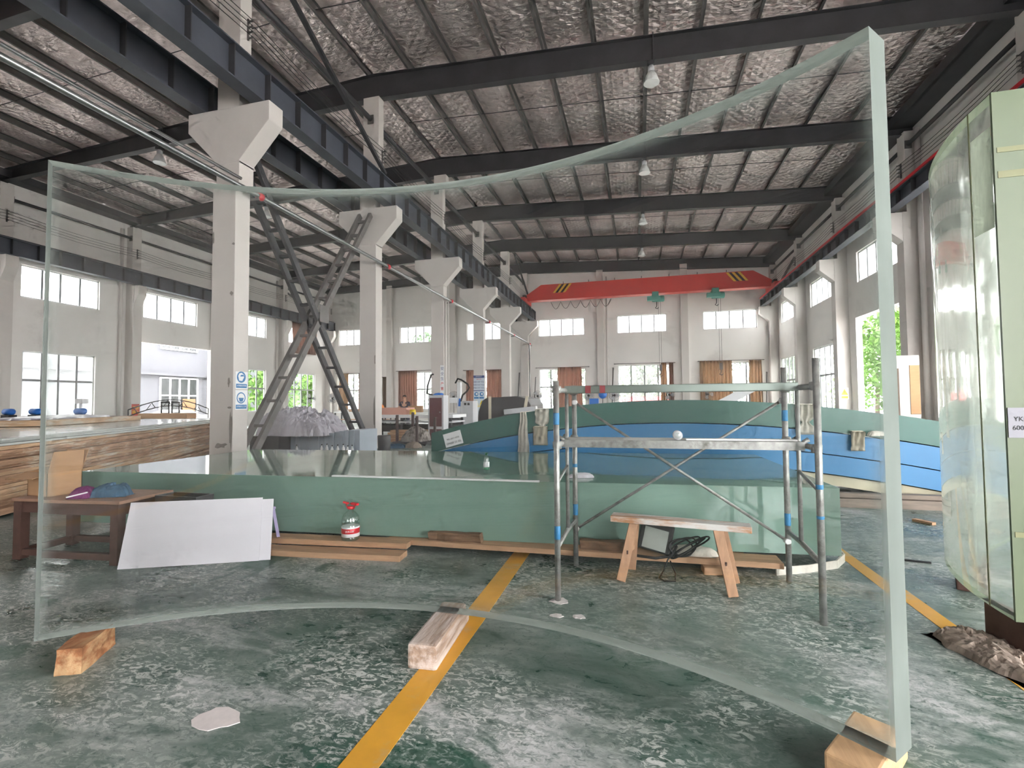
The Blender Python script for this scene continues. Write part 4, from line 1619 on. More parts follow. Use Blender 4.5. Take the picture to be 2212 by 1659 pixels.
# --- two white sheets leaning on a lilac stool
d = Vector((-3.57 + 4.69, 4.02 - 3.49, 0)).normalized()
for k, (off, s0, s1, hh) in enumerate(((0.0, 0.0, 1.22, 0.575), (0.012, 0.03, 1.32, 0.555))):
    bm = nb()
    back = Vector((-d.y, d.x, 0))
    p0 = Vector((-4.69, 3.49, 0.003)) + d * s0 + back * off
    p1 = Vector((-4.69, 3.49, 0.003)) + d * s1 + back * off
    q1 = p1 + back * 0.16 + Vector((0, 0, hh)) - d * 0.02
    q0 = p0 + back * 0.16 + Vector((0, 0, hh)) + d * 0.02
    n = (p1 - p0).cross(q0 - p0).normalized() * -0.006
    add_verts_faces(bm, [p0, p1, q1, q0, p0 + n, p1 + n, q1 + n, q0 + n], BOXF)
    tag(obj('white_sheet', bm, PAPER), ['front white sheet leaning against the lilac stool, its corner notched', 'white sheet peeking out behind the other leaning white sheet'][k], 'sheet', 'leaning white sheets')
t = thing('plastic_stool', (-3.9, 4.28, 0), 'lilac plastic stool behind the leaning white sheets', 'stool')
sx, sy = -3.92, 4.3
bm = nb()
add_box(bm, sx - 0.17, sx + 0.17, sy - 0.13, sy + 0.13, 0.40, 0.43)
obj('seat', bm, LILAC, t, bevel=0.01)
for a in (-1, 1):
    for b in (-1, 1):
        bm = nb()
        add_bar(bm, (sx + a * 0.2, sy + b * 0.16, 0.004), (sx + a * 0.15, sy + b * 0.11, 0.41), 0.06, 0.03)
        obj('leg', bm, LILAC, t)

t = thing('open_crate', (-4.5, 4.0, 0), 'dark open crate behind the leaning white sheets', 'crate')
for q in ((-4.76, -4.24, 3.9, 3.92), (-4.76, -4.24, 4.09, 4.11), (-4.76, -4.74, 3.92, 4.09), (-4.26, -4.24, 3.92, 4.09)):
    bm = nb()
    add_box(bm, q[0], q[1], q[2], q[3], 0.0, 0.6)
    obj('side_board', bm, BLACKW, t)
bm = nb()
add_box(bm, -4.74, -4.26, 3.92, 4.09, 0.0, 0.02)
obj('bottom', bm, BLACKW, t)

# --- the stack of paper-edged sheets by the wall
rr = random.Random(11)
A = [(-8.35, 4.5), (-12.9, 12.6), (-17.6, 11.4), (-15.0, 2.5)]
zz = 0.05
k = 0
while zz < 0.95:
    th = rr.choice((0.05, 0.06, 0.075, 0.09))
    bm = nb()
    j = [Vector((x + rr.uniform(-0.09, 0.09), y + rr.uniform(-0.09, 0.09), 0)) for x, y in A]
    vs = [p + Vector((0, 0, zz)) for p in j] + [p + Vector((0, 0, zz + th - 0.006)) for p in j]
    add_verts_faces(bm, vs, BOXF)
    bmesh.ops.subdivide_edges(bm, edges=[e for e in bm.edges if e.calc_length() > 3], cuts=24)
    for v in bm.verts:
        v.co += Vector((fbm(v.co.y * 2.3, v.co.z * 9, k), 0.5 * fbm(v.co.x * 2.3, v.co.z * 9, k), 0.08 * fbm(v.co.x, v.co.y, k))) * 0.05
    tag(obj('wrapped_sheet', bm, (CARDK, CARDD, CARDK, CARDD)[rr.randrange(4)]), 'large kraft-wrapped acrylic sheet in the stack by the open gate', 'sheet', 'stack of kraft-wrapped sheets')
    zz += th
    k += 1
GLOSS = mat('pale_glossy_sheet', C(196, 200, 196), 0.14, var=0.04, scale=(1, 1, 1))
for q in range(3):
    bm = nb()
    j = [Vector((x + rr.uniform(-0.15, 0.15), y + rr.uniform(-0.15, 0.15), 0)) for x, y in A]
    add_verts_faces(bm, [p + Vector((0, 0, zz)) for p in j] + [p + Vector((0, 0, zz + 0.03)) for p in j], BOXF)
    tag(obj('clear_sheet', bm, GLOSS), 'glossy pale sheet on top of the kraft-wrapped stack', 'sheet', 'glossy sheets topping the stack')
    zz += 0.034
bm = nb()
add_obox(bm, (-14.3, 9.2, zz + 0.07), 4.6, 1.6, 0.13, -1.05)
tag(obj('kraft_package', bm, CARDK, bevel=0.01), 'long kraft-paper package lying on the glossy sheets', 'package')
bm = nb()
crumple(bm, -14.2, 9.0, zz + 0.137, 3.6, 1.2, 0.1, 26, 4, -1.05, freq=5)
tag(obj('film_heap', bm, PLAST), 'flat heap of crumpled clear film on the kraft package', 'plastic film')

# --- blue and green curved panels
def zc(x, apex):
    return apex - (x - 0.6) ** 2 / (2 * (16.0 if x < 0.6 else 18.0))


def bent(name, x0, x1, y0, y1, zt, zb, m, label, n=40):
    bm = nb()
    g = []
    for k in range(n + 1):
        x = x0 + (x1 - x0) * k / n
        a, b = zc(x, zb), zc(x, zt)
        g.append([bm.verts.new(p) for p in ((x, y0, a), (x, y1, a), (x, y1, b), (x, y0, b))])
    for p, q in zip(g, g[1:]):
        for i in range(4):
            f = bm.faces.new((p[i], p[(i + 1) % 4], q[(i + 1) % 4], q[i]))
    bm.faces.new(g[0])
    bm.faces.new(g[-1])
    o = obj(name, bm, m)
    tag(o, label, 'acrylic panel', 'bent panels stacked behind the slab')
    return o


gp = bent('bent_panel', -3.6, 5.1, 8.15, 10.6, 1.525, 1.17, GREENF, 'dark green filmed bent panel topping the blue stack')
bent('bent_panel', -3.62, 5.15, 8.13, 10.6, 1.155, 0.84, BLUEF, 'upper blue-filmed bent panel right under the green one')
bent('bent_panel', -3.05, 5.15, 8.13, 10.6, 0.825, 0.55, BLUEF, 'lower blue-filmed bent panel of the stack')
bent('bent_panel', 0.9, 4.7, 8.2, 10.5, 0.53, 0.38, CREAM, 'cream unwrapped bent panel at the bottom of the blue stack')
bm = nb()
zl = zc(-3.2, 1.525)
add_obox(bm, (-3.18, 8.145, zl - 0.2), 0.34, 0.006, 0.24, 0, 0, -0.27)
lb = obj('paper_label', bm, WHT, gp)
rt = Vector((math.cos(0.27), 0, math.sin(0.27)))
upv = Vector((-math.sin(0.27), 0, math.cos(0.27)))
pc = Vector((-3.18, 8.14, zl - 0.2))
text('lettering', 'YKL-60/1-6000', 0.04, pc + upv * 0.01, rt, upv, INKB, lb)
text('lettering', 'DN(60 32 30)', 0.05, pc - upv * 0.065, rt, upv, INKB, lb)
for x0, x1, y, z in ((2.45, 4.7, 7.86, 0.0), (2.5, 4.7, 7.9, 0.13)):
    bm = nb()
    add_box(bm, x0, x1, y, y + 0.12, z, z + (0.12 if z == 0 else 0.06))
    tag(obj('bearer_beam', bm, mat('grey_bearer_timber', C(128, 116, 106), 0.85, var=0.25, scale=(3, 20, 20))), ['grey timber bearer on the floor before the blue stack', 'thin grey timber bearer laid on the other bearer by the blue stack'][z > 0], 'beam', 'bearers by the blue stack')
for x in (-1.8, 0.6, 2.6, 4.2):
    bm = nb()
    h = max(0.05, zc(x, 0.38 if x > 0.8 else 0.55) - 0.035)
    add_box(bm, x - 0.12, x + 0.12, 8.5, 10.3, 0.0, h)
    tag(obj('support_timber', bm, WOODD), 'square timber support under the blue stack', 'beam', 'supports under the blue stack')


def sling(x, w0, w1, ztop_, zbot, y, label, knot=None, m=SLING, seed=0):
    """strap hanging over the edge of the stack, pleated"""
    bm = nb()
    n, q = 14, 12
    def fn(u, v):
        w = w0 + (w1 - w0) * v
        if knot is not None:
            w *= 1 - 0.62 * math.exp(-((v - knot) / 0.1) ** 2)
        a = (u - 0.5) * w
        z = ztop_ + (zbot - ztop_) * v
        return (x + a + 0.012 * fbm(v * 3, seed), y - 0.02 - 0.016 * math.sin(u * 5 * PI + seed + 3 * v) * (1.3 - v) - 0.02 * fbm(u * 3, v * 5, seed) - 0.012, z)
    add_grid(bm, n, q, fn)
    bmesh.ops.solidify(bm, geom=bm.faces[:], thickness=0.006)
    # turn over the top
    add_box(bm, x - w0 * 0.42, x + w0 * 0.42, y - 0.03, y + 0.5, ztop_ - 0.004, ztop_ + 0.008)
    return tag(obj('lifting_sling', bm, m), label, 'sling', 'lifting slings')


sling(-1.88, 0.1, 0.22, zc(-1.88, 1.535), 0.62, 8.12, 'broad crinkled white sling hanging over the stack beside the knotted one', seed=1)
sling(-1.55, 0.24, 0.24, zc(-1.55, 1.535), 1.1, 8.11, 'knotted white sling draped over the green panel behind the scaffold post', knot=0.95, seed=2)
sling(-1.58, 0.25, 0.25, 1.1, 0.79, 8.1, 'flat beige sling end hanging over the upper blue panel', seed=3, m=mat('beige_sling', C(206, 196, 176), 0.8, var=0.06, scale=(20, 20, 4)))
sling(2.42, 0.22, 0.26, zc(2.42, 1.535), 1.0, 8.11, 'bulky white sling over the green panel behind the tall scaffold post', knot=0.6, seed=4)
sling(3.08, 0.17, 0.18, 1.05, 0.77, 8.1, 'short beige sling stub hanging over the upper blue panel by itself', seed=5, m=MATS['beige_sling'])
bm = nb()
crumple(bm, 3.3, 8.06, 0.99, 0.2, 0.12, 0.1, 12, 9, 0, freq=8)
tag(obj('rope_end', bm, SLING), 'small white rope end poking from between the bent panels', 'rope')
# black wrapped bundle behind the green panel
t = thing('wrapped_bundle', (-3.1, 11.6, 0), 'large black-wrapped bundle tied with pale straps behind the green panel', 'bundle')
bm = nb()
prof = [(-3.8, 0.0), (-2.42, 0.0), (-2.42, 1.45), (-2.52, 1.6), (-2.75, 1.66), (-3.5, 1.63), (-3.62, 1.56), (-3.72, 1.3)]
add_prism(bm, prof, 11.2, 12.8, 'Y')
obj('wrap', bm, BLACKW, t, bevel=0.02)
for x in (-3.42, -2.75):
    bm = nb()
    add_bar(bm, (x, 11.185, 0.2), (x + (0.25 if x > -3 else 0.0), 11.185, 1.66), 0.02, 0.07, (1, 0, 0))
    obj('strap', bm, MATS['beige_sling'], t)
bm = nb()
add_obox(bm, (-2.6, 10.95, 1.33), 0.75, 0.35, 0.12, 0.1, 0.0, -0.1)
tag(obj('foam_pad', bm, GREYM, bevel=0.02), 'grey flat pad resting against the black bundle', 'pad')
bm = nb()
add_obox(bm, (-2.6, 10.95, 0.64), 0.5, 0.3, 1.27, 0.1)
tag(obj('pad_stand', bm, BLACKW), 'dark crate under the grey flat pad', 'crate')

# --- pile of mauve plastic on grey panels, by the cross brace
rr = random.Random(5)
for k in range(14):
    bm = nb()
    x = -9.95 + k * 0.165
    h = 0.55 + 0.23 * k / 13 + rr.uniform(-0.015, 0.015)
    add_box(bm, x, x + 0.155, 12.3 + rr.uniform(0, 0.04), 13.3, 0.0, h)
    tag(obj('upright_panel', bm, PANELG, bevel=0.006), 'narrow grey-blue board standing on edge under the mauve film', 'board', 'row of grey boards')
bm = nb()
add_box(bm, -11.0, -10.0, 11.9, 13.4, 0, 0.6)
tag(obj('grey_crate', bm, BLACKW), 'dark crate beneath the mauve film heap', 'crate')
bm = nb()
crumple(bm, -9.8, 12.75, 0.7, 2.6, 1.7, 0.92, 84, 1.3, 0.03, drop=0.1, freq=3.4, sharp=0.75, flat=0.4, prof=lambda u, v: 1.0 - 0.42 * max(0, u + 0.1) - 0.12 * max(0, -u - 0.6))
tag(obj('plastic_film_heap', bm, PLAST), 'big heap of crumpled mauve plastic film on the grey boards', 'plastic film')
for k, x in enumerate((-9.55, -8.72, -8.55, -8.38, -8.2, -8.02, -7.88, -7.74)):
    t = thing('spray_bottle', (x, 12.1, 0), 'small white bottle in the row before the grey boards', 'bottle', 'white bottles by the grey boards')
    h = 0.24 + 0.02 * (k % 3)
    bm = nb()
    add_lathe(bm, [(0.035, 0), (0.04, 0.01), (0.04, h), (0.015, h + 0.05), (0.015, h + 0.08)], (x, 12.1, 0), 12)
    obj('bottle_body', bm, WHT, t)
    bm = nb()
    add_lathe(bm, [(0.018, 0), (0.018, 0.03)], (x, 12.1, h + 0.08), 10)
    obj('cap', bm, BLK, t)
    bm = nb()
    add_lathe(bm, [(0.0405, 0), (0.0412, 0.002), (0.0412, 0.09), (0.0405, 0.092)], (x, 12.1, 0.08), 12)
    obj('paper_label', bm, BLUESIGN, t)
for k, (x, y, s) in enumerate(((-11.2, 13.8, 0.5), (-12.6, 15.6, 0.45))):
    bm = nb()
    add_box(bm, x - 0.6, x + 0.6, y - 0.4, y + 0.5, 0, s)
    tag(obj('kraft_package', bm, CARDD, bevel=0.01), ['low kraft package behind the mauve film heap', 'kraft package between the mauve film heap and the gate wall'][k], 'package')
bm = nb()
add_lathe(bm, [(0.16, 0), (0.19, 0.02), (0.21, 0.5), (0.19, 0.52)], (-7.75, 13.9, 0), 18)
tag(obj('plastic_bin', bm, BLACKW), 'dark bin at the foot of the second middle column', 'bin')
# small litter on the floor
for (x, y, sx, sy, sz, rz, m, lb_, cat) in ((3.31, 7.05, 0.22, 0.07, 0.03, -1.0, WOOD, 'small wood shim on the floor before the grey bearer', 'wood shim'), (2.44, 5.36, 0.22, 0.025, 0.012, -0.2, BLK, 'short black rubber scrap beside the thick filmed panel', 'rubber scrap')):
    bm = nb()
    add_obox(bm, (x, y, sz / 2 + 0.001), sx, sy, sz, rz)
    tag(obj(cat.replace(' ', '_'), bm, m), lb_, cat)
FL2 = mat('dried_plaster', C(214, 206, 204), 0.9, var=0.06, scale=(20, 20, 20))
for k, (x, y, r, lb_) in enumerate(((-1.98, 1.95, 0.085, 'largest dried plaster splash on the green floor'), (0.31, 2.98, 0.05, 'dried plaster splash seen through the clear panel near its fresh wood block'), (-0.58, 3.5, 0.035, 'small dried plaster drop below the scaffold post'), (-0.42, 3.52, 0.035, 'small dried plaster drop below the scaffold post'), (-0.6, 3.76, 0.06, 'white plaster dab around the scaffold foot'))):
    bm = nb()
    rr = random.Random(k)
    n = 14
    pts = [(x + r * (0.75 + 0.5 * rr.random()) * math.cos(2 * PI * q / n) * 1.25, y + r * (0.7 + 0.5 * rr.random()) * math.sin(2 * PI * q / n)) for q in range(n)]
    add_prism(bm, pts, 0.0005, 0.004, 'Z')
    tag(obj('plaster_splash', bm, FL2), lb_, 'splash', 'plaster splashes on the floor')

# ================================================================ SIGNS, FAR OBJECTS, OUTDOORS
def disc(bm, c, r, ax, t=0.002, seg=28):
    add_lathe(bm, [(r, -t / 2), (r, t / 2)], c, seg, ax)


# --- safety signs on the first column (on its face towards the scaffold)
xf = XC + 0.31
for k, (z0, z1, tx, lbl) in enumerate(((1.86, 2.24, '必须戴防护眼镜', 'white sign with a blue goggles disc on the first middle column'), (1.40, 1.83, '必须戴防尘口罩', 'white sign with a blue dust mask disc on the first middle column'))):
    t = thing('safety_sign', (xf, 9.0, z0), lbl, 'sign', 'blue safety signs')
    bm = nb()
    add_box(bm, xf + 0.001, xf + 0.005, 8.8, 9.15, z0, z1)
    obj('board', bm, WHT, t)
    zc_ = z0 + 0.26
    bm = nb()
    disc(bm, (xf + 0.0062, 8.96, zc_), 0.125, 'X')
    dsc = obj('blue_disc', bm, BLUESIGN, t)
    bm = nb()
    if k == 0:
        # head in profile with goggles
        add_prism(bm, [(8.9, zc_ - 0.08), (8.99, zc_ - 0.085), (9.0, zc_ - 0.05), (9.03, zc_ - 0.02), (9.035, zc_ + 0.05), (8.97, zc_ + 0.095), (8.9, zc_ + 0.08), (8.87, zc_ + 0.02)], xf + 0.0073, xf + 0.0083, 'X')
    else:
        add_lathe(bm, [(0.1, 0), (0.1, 0.001)], (xf + 0.0073, 8.96, zc_), 24, 'X')
    pg = obj('pictogram', bm, WHT, dsc)
    bm = nb()
    if k == 0:
        add_prism(bm, [(8.93, zc_ + 0.01), (9.03, zc_ + 0.02), (9.02, zc_ + 0.055), (8.94, zc_ + 0.05)], xf + 0.0084, xf + 0.0094, 'X')
    else:
        add_prism(bm, [(8.885, zc_ - 0.0), (9.035, zc_ - 0.0), (9.0, zc_ - 0.085), (8.92, zc_ - 0.085)], xf + 0.0084, xf + 0.0094, 'X')
    obj('pictogram_detail', bm, BLUESIGN, dsc)
    bm = nb()
    add_box(bm, xf + 0.0055, xf + 0.007, 8.815, 9.12, z0 + 0.02, z0 + 0.11)
    st = obj('text_strip', bm, BLUESIGN, t)
    text('lettering', tx, 0.038, (xf + 0.0078, 8.967, z0 + 0.068), (0, 1, 0), (0, 0, 1), WHT, st)

# --- banner on the third column
t = thing('column_banner', (XC + 0.22, 20.72, 0.5), 'narrow white column banner with blue and red characters and a red base', 'banner')
bm = nb()
add_box(bm, XC + 0.14, XC + 0.34, 20.722, 20.735, 1.75, 3.25)
obj('board', bm, WHT, t)
bm = nb()
add_box(bm, XC + 0.17, XC + 0.34, 20.715, 20.735, 0.3, 1.74)
obj('red_base', bm, REDS, t)
for k, (ch, m) in enumerate((('安', INKBL), ('全', INKBL), ('生', INKBL), ('产', REDS), ('第', REDS), ('一', INKB))):
    text('lettering', ch, 0.17, (XC + 0.24, 20.72, 3.08 - 0.23 * k), (1, 0, 0), (0, 0, 1), m, t)

# --- big safety board on the fourth column
t = thing('safety_board', (XC, 26.7, 0.75), 'tall safety board with blue header, blue discs and yellow warning triangles', 'sign')
y = 26.72
bm = nb()
add_box(bm, XC - 0.3, XC + 0.36, y, y + 0.015, 0.8, 3.1)
obj('board', bm, mat('board_pale_blue', C(206, 216, 226), 0.5, var=0.02), t)
bm = nb()
add_box(bm, XC - 0.3, XC + 0.36, y - 0.004, y - 0.001, 2.96, 3.1)
obj('header', bm, INKBL, t)
text('lettering', '安全生产', 0.1, (XC + 0.03, y - 0.006, 3.03), (1, 0, 0), (0, 0, 1), WHT, t)
text('lettering', '重要 告知', 0.07, (XC + 0.03, y - 0.006, 2.88), (1, 0, 0), (0, 0, 1), REDS, t)
for k in range(3):
    text('lettering', '佩戴 防护 用品', 0.1, (XC + 0.03, y - 0.006, 2.72 - 0.17 * k), (1, 0, 0), (0, 0, 1), INKBL, t)
bm = nb()
add_box(bm, XC - 0.3, XC + 0.36, y - 0.004, y - 0.001, 2.2, 2.24)
obj('divider', bm, INKBL, t)
for dx in (-0.13, 0.19):
    bm = nb()
    disc(bm, (XC + dx, y - 0.004, 2.02), 0.12, 'Y', 0.006)
    dsc = obj('blue_disc', bm, BLUESIGN, t)
    bm = nb()
    disc(bm, (XC + dx + 0.02, y - 0.009, 2.03), 0.06, 'Y', 0.003)
    obj('pictogram', bm, WHT, dsc)
    bm = nb()
    add_box(bm, XC + dx - 0.14, XC + dx + 0.14, y - 0.006, y - 0.001, 1.76, 1.86)
    obj('text_strip', bm, BLUESIGN, t)
    bm = nb()
    add_prism(bm, [(XC + dx - 0.13, 1.42), (XC + dx + 0.13, 1.42), (XC + dx, 1.68)], y - 0.006, y - 0.001, 'Y')
    tri = obj('warning_triangle', bm, YELSIGN, t)
    text('lettering', '!', 0.18, (XC + dx, y - 0.008, 1.51), (1, 0, 0), (0, 0, 1), INKB, tri)
    bm = nb()
    add_box(bm, XC + dx - 0.13, XC + dx + 0.13, y - 0.006, y - 0.001, 1.28, 1.38)
    obj('text_strip', bm, YELSIGN, t)

# --- warning sign on the wall column by the open door
t = thing('warning_sign', (9.25, 26.68, 1.6), 'small white sign with a yellow warning triangle on the wall column', 'sign')
bm = nb()
add_box(bm, 9.5, 9.86, 26.682, 26.695, 1.55, 2.1)
obj('board', bm, WHT, t)
bm = nb()
add_prism(bm, [(9.53, 1.76), (9.83, 1.76), (9.68, 2.05)], 26.676, 26.681, 'Y')
tri = obj('warning_triangle', bm, YELSIGN, t)
text('lettering', '!', 0.2, (9.68, 26.674, 1.86), (1, 0, 0), (0, 0, 1), INKB, tri)
bm = nb()
add_box(bm, 9.54, 9.82, 26.676, 26.681, 1.59, 1.7)
obj('text_strip', bm, YELSIGN, t)
# --- red notice on the gate wall
t = thing('red_notice', (XL + 0.57, 20.9, 1.0), 'small red notice with yellow characters beside the open gate', 'notice')
bm = nb()
add_box(bm, XL + 0.562, XL + 0.57, 20.72, 21.16, 0.95, 1.6)
obj('board', bm, mat('notice_red', C(196, 62, 50), 0.5, var=0.03), t)
text('lettering', '严禁', 0.2, (XL + 0.572, 20.94, 1.37), (0, 1, 0), (0, 0, 1), YELSIGN, t)
text('lettering', '烟火', 0.2, (XL + 0.572, 20.94, 1.15), (0, 1, 0), (0, 0, 1), YELSIGN, t)

# --- curtains and rods
def curtain(ax, c, u0, u1, z0, z1, m, label, folds=7, flare=0.0, seed=0):
    bm = nb()
    def fn(u, v):
        um = (u0 + u1) / 2
        w = (u1 - u0) * (1 - flare * v)
        a = um + (u - 0.5) * w + 0.04 * fbm(u * 3, v * 2, seed)
        d = 0.075 * math.sin(u * folds * 2 * PI + seed + 0.6 * math.sin(v * 3)) + 0.03 * fbm(u * 6, v * 3, seed)
        z = z1 + (z0 - z1) * v + 0.04 * math.sin(u * 5 + seed) * v
        return (c + d, a, z) if ax == 'X' else (a, c + d, z)
    add_grid(bm, folds * 8, 10, fn)
    bmesh.ops.solidify(bm, geom=bm.faces[:], thickness=0.01)
    tag(obj('curtain', bm, m), label, 'curtain', 'curtains on the hall windows')


yc = YB - 0.2
curtain('Y', yc, -20.4, -18.6, 1.0, 4.4, CURT, 'wide pinkish-brown curtain behind the man at the bench', 8, 0, 1)
curtain('Y', yc, -21.9, -21.5, 1.0, 3.9, CURT2, 'narrow grey-brown curtain hanging beside the far pilaster', 3, 0, 2)
curtain('Y', yc, -12.2, -10.85, 1.2, 4.3, CURT, 'pinkish-brown curtain beside the tall safety board', 5, 0, 3)
curtain('Y', yc, -14.0, -13.2, 1.2, 4.3, CURT, 'narrow brown curtain half hidden by the tall safety board', 3, 0, 4)
curtain('Y', yc, -6.15, -4.25, 1.0, 4.35, CURT, 'pinkish-brown curtain in the far window beside the fan and blue bag', 6, -0.1, 5)
curtain('Y', yc, 1.85, 2.25, 1.0, 4.5, CURT2, 'gathered brown curtain at the edge of the window showing the red fence', 3, -0.3, 6)
curtain('Y', yc, 2.42, 2.75, 1.0, 4.5, CURT, 'outer gathered brown curtain by the far wall pilaster', 3, -0.2, 7)
curtain('Y', yc, 4.65, 6.9, 1.0, 4.55, CURT2, 'wide beige curtain with deep folds under the crane hook', 9, 0, 8)
curtain('Y', yc, 8.05, 8.9, 1.0, 4.5, CURT2, 'beige curtain in the far corner window', 4, -0.15, 9)
curtain('X', XL + 0.2, 34.1, 37.3, 5.8, 8.35, CURT, 'brown curtain drooping over the upper window above the corner', 8, 0.1, 10)
curtain('Y', yc, -26.3, -25.3, 1.0, 4.3, CURT2, 'beige curtain seen through the lattice brace in the far corner window', 4, 0, 11)
curtain('Y', yc, -24.3, -23.5, 1.0, 4.3, CURT, 'pinkish-brown curtain seen between the brace and the second column', 4, 0, 12)
for x0, x1, z, lb_ in ((-20.6, -17.0, 4.39, 'thin curtain rod over the far window with the wide pinkish curtain'), (-22.05, -21.4, 3.89, 'short curtain rod beside the far pilaster'), (-14.3, -10.7, 4.29, 'thin curtain rod behind the tall safety board'), (-8.0, -3.6, 4.34, 'thin curtain rod over the far window behind the knotted sling'),
                       (-1.7, 2.9, 4.49, 'thin curtain rod over the window showing the red fence'), (4.5, 9.1, 4.53, 'thin curtain rod over the far corner window with beige curtains'), (-26.7, -23.2, 4.29, 'thin curtain rod over the far corner window beyond the brace')):
    bm = nb()
    add_tube(bm, [(x0, yc, z), (x1, yc, z)], 0.02, 8)
    o = tag(obj('curtain_rod', bm, STEELG), lb_, 'rod', 'curtain rods')
    for x in (x0 + 0.08, x1 - 0.08):
        bm = nb()
        add_box(bm, x - 0.02, x + 0.02, yc, YB - 0.001, z - 0.03, z + 0.03)
        obj('bracket', bm, STEELG, o)
bm = nb()
add_tube(bm, [(XL + 0.2, 33.9, 8.34), (XL + 0.2, 37.5, 8.34)], 0.02, 8)
o = tag(obj('curtain_rod', bm, STEELG), 'thin curtain rod over the upper window near the corner', 'rod', 'curtain rods')
for y in (34.0, 37.4):
    bm = nb()
    add_box(bm, XL + 0.001, XL + 0.2, y - 0.02, y + 0.02, 8.31, 8.37)
    obj('bracket', bm, STEELG, o)


# --- fans
def fan_proto():
    t = thing('pedestal_fan', (0, 0, 0), 'grey pedestal fan', 'fan', 'workshop fans')
    bm = nb()
    add_lathe(bm, [(0.24, 0), (0.25, 0.015), (0.05, 0.05), (0.03, 0.08)], (0, 0, 0), 16)
    obj('base', bm, BLK, t)
    bm = nb()
    add_tube(bm, [(0, 0, 0.05), (0, 0, 1.95)], 0.022, 8)
    obj('pole', bm, STEELG, t)
    bm = nb()
    add_lathe(bm, [(0.04, -0.04), (0.1, -0.02), (0.1, 0.2), (0.05, 0.26)], (0, 0, 2.0), 14, 'Y')
    obj('motor', bm, BLK, t)
    for s in (-0.16, 0.0):
        bm = nb()
        for r in ((0.4, 0.3, 0.2) if s < -0.1 else (0.4,)):
            add_tube(bm, [(r * math.cos(2 * PI * k / 24), s - (0.03 if r < 0.35 else 0), 2.0 + r * math.sin(2 * PI * k / 24)) for k in range(25)], 0.007, 5, cap=False)
        for k in range(18):
            a = 2 * PI * k / 18
            add_tube(bm, [(0.06 * math.cos(a), s - 0.05, 2.0 + 0.06 * math.sin(a)), (0.4 * math.cos(a), s, 2.0 + 0.4 * math.sin(a))], 0.0045, 4)
        obj('cage', bm, STEELG, t)
    for k in range(3):
        bm = nb()
        a0 = 2 * PI * k / 3
        vs = []
        for q in range(6):
            r = 0.07 + 0.29 * q / 5
            for e in (-1, 1):
                a = a0 + e * 0.5 * (0.6 + 0.5 * math.sin(PI * q / 5))
                vs.append((r * math.cos(a), -0.09 + e * 0.03, 2.0 + r * math.sin(a)))
        add_verts_faces(bm, vs, [(2 * q, 2 * q + 1, 2 * q + 3, 2 * q + 2) for q in range(5)])
        bmesh.ops.solidify(bm, geom=bm.faces[:], thickness=0.004)
        obj('blade', bm, GREYM, t)
    return t


fp = fan_proto()
fl = [(-3.5, 36.9, 0.1, 'pedestal fan between the pink curtain and the blue bag'), (-1.6, 36.8, 0.2, 'pedestal fan before the window showing the red fence'), (2.3, 37.0, -0.3, 'pedestal fan before the gathered brown curtain'), (4.9, 36.9, 0.3, 'pedestal fan at the edge of the wide beige curtain'),
      (-7.3, 36.4, 0.0, 'pedestal fan by the far window behind the knotted sling'), (-13.4, 34.5, 0.5, 'pedestal fan behind the cutting machine hose'), (-24.9, 36.0, 0.2, 'pedestal fan in the corner beyond the mauve film heap'), (-25.9, 34.4, 0.9, 'pedestal fan before the gate wall window beyond the brace')]
for k, (x, y, a, lb_) in enumerate(fl):
    o = fp if k == 0 else dup(fp, (x, y, 0), a)
    o.location = (x, y, 0)
    o.rotation_euler = (0, 0, a)
    o['label'] = lb_

# --- long router bench with foam block, beyond the second column
t = thing('router_bench', (-9.2, 20.3, 0), 'long white-topped machine bench with black skirt beyond the second column', 'workbench')
bx = (-11.3, -9.25)
bm = nb()
add_box(bm, bx[0], bx[1] + 2.1, 18.3, 19.9, 0.92, 1.05)
obj('bed', bm, WHT, t, bevel=0.01)
bm = nb()
add_box(bm, bx[0] + 0.1, bx[1] + 2.0, 18.4, 19.8, 0.35, 0.62)
obj('skirt', bm, BLK, t)
bm = nb()
add_box(bm, bx[0] + 0.05, bx[1] + 2.05, 18.35, 19.85, 0.72, 0.78)
obj('shelf', bm, GREYM, t)
for x in (bx[0] + 0.15, bx[1] - 0.2, bx[1] + 1.95):
    for y in (18.42, 19.78):
        bm = nb()
        add_box(bm, x - 0.05, x + 0.05, y - 0.05, y + 0.05, 0, 0.93)
        obj('leg', bm, STEEL, t)
bm = nb()
add_box(bm, -10.95, -9.3, 18.5, 19.3, 1.052, 1.34)
tag(obj('foam_block', bm, PINKF, bevel=0.01), 'long pink foam block on the white machine bench', 'foam block')
bm = nb()
add_lathe(bm, [(0.12, 0), (0.14, 0.02), (0.12, 0.2), (0.1, 0.21)], (-9.1, 18.7, 1.052), 14)
tag(obj('yellow_bucket', bm, YELSIGN), 'small yellow bucket beside the pink foam block', 'bucket')
bm = nb()
crumple(bm, -10.75, 18.9, 1.342, 0.36, 0.3, 0.2, 12, 3, 0, freq=6)
tag(obj('orange_bag', bm, ORANGE), 'crumpled orange bag on the pink foam block', 'bag')
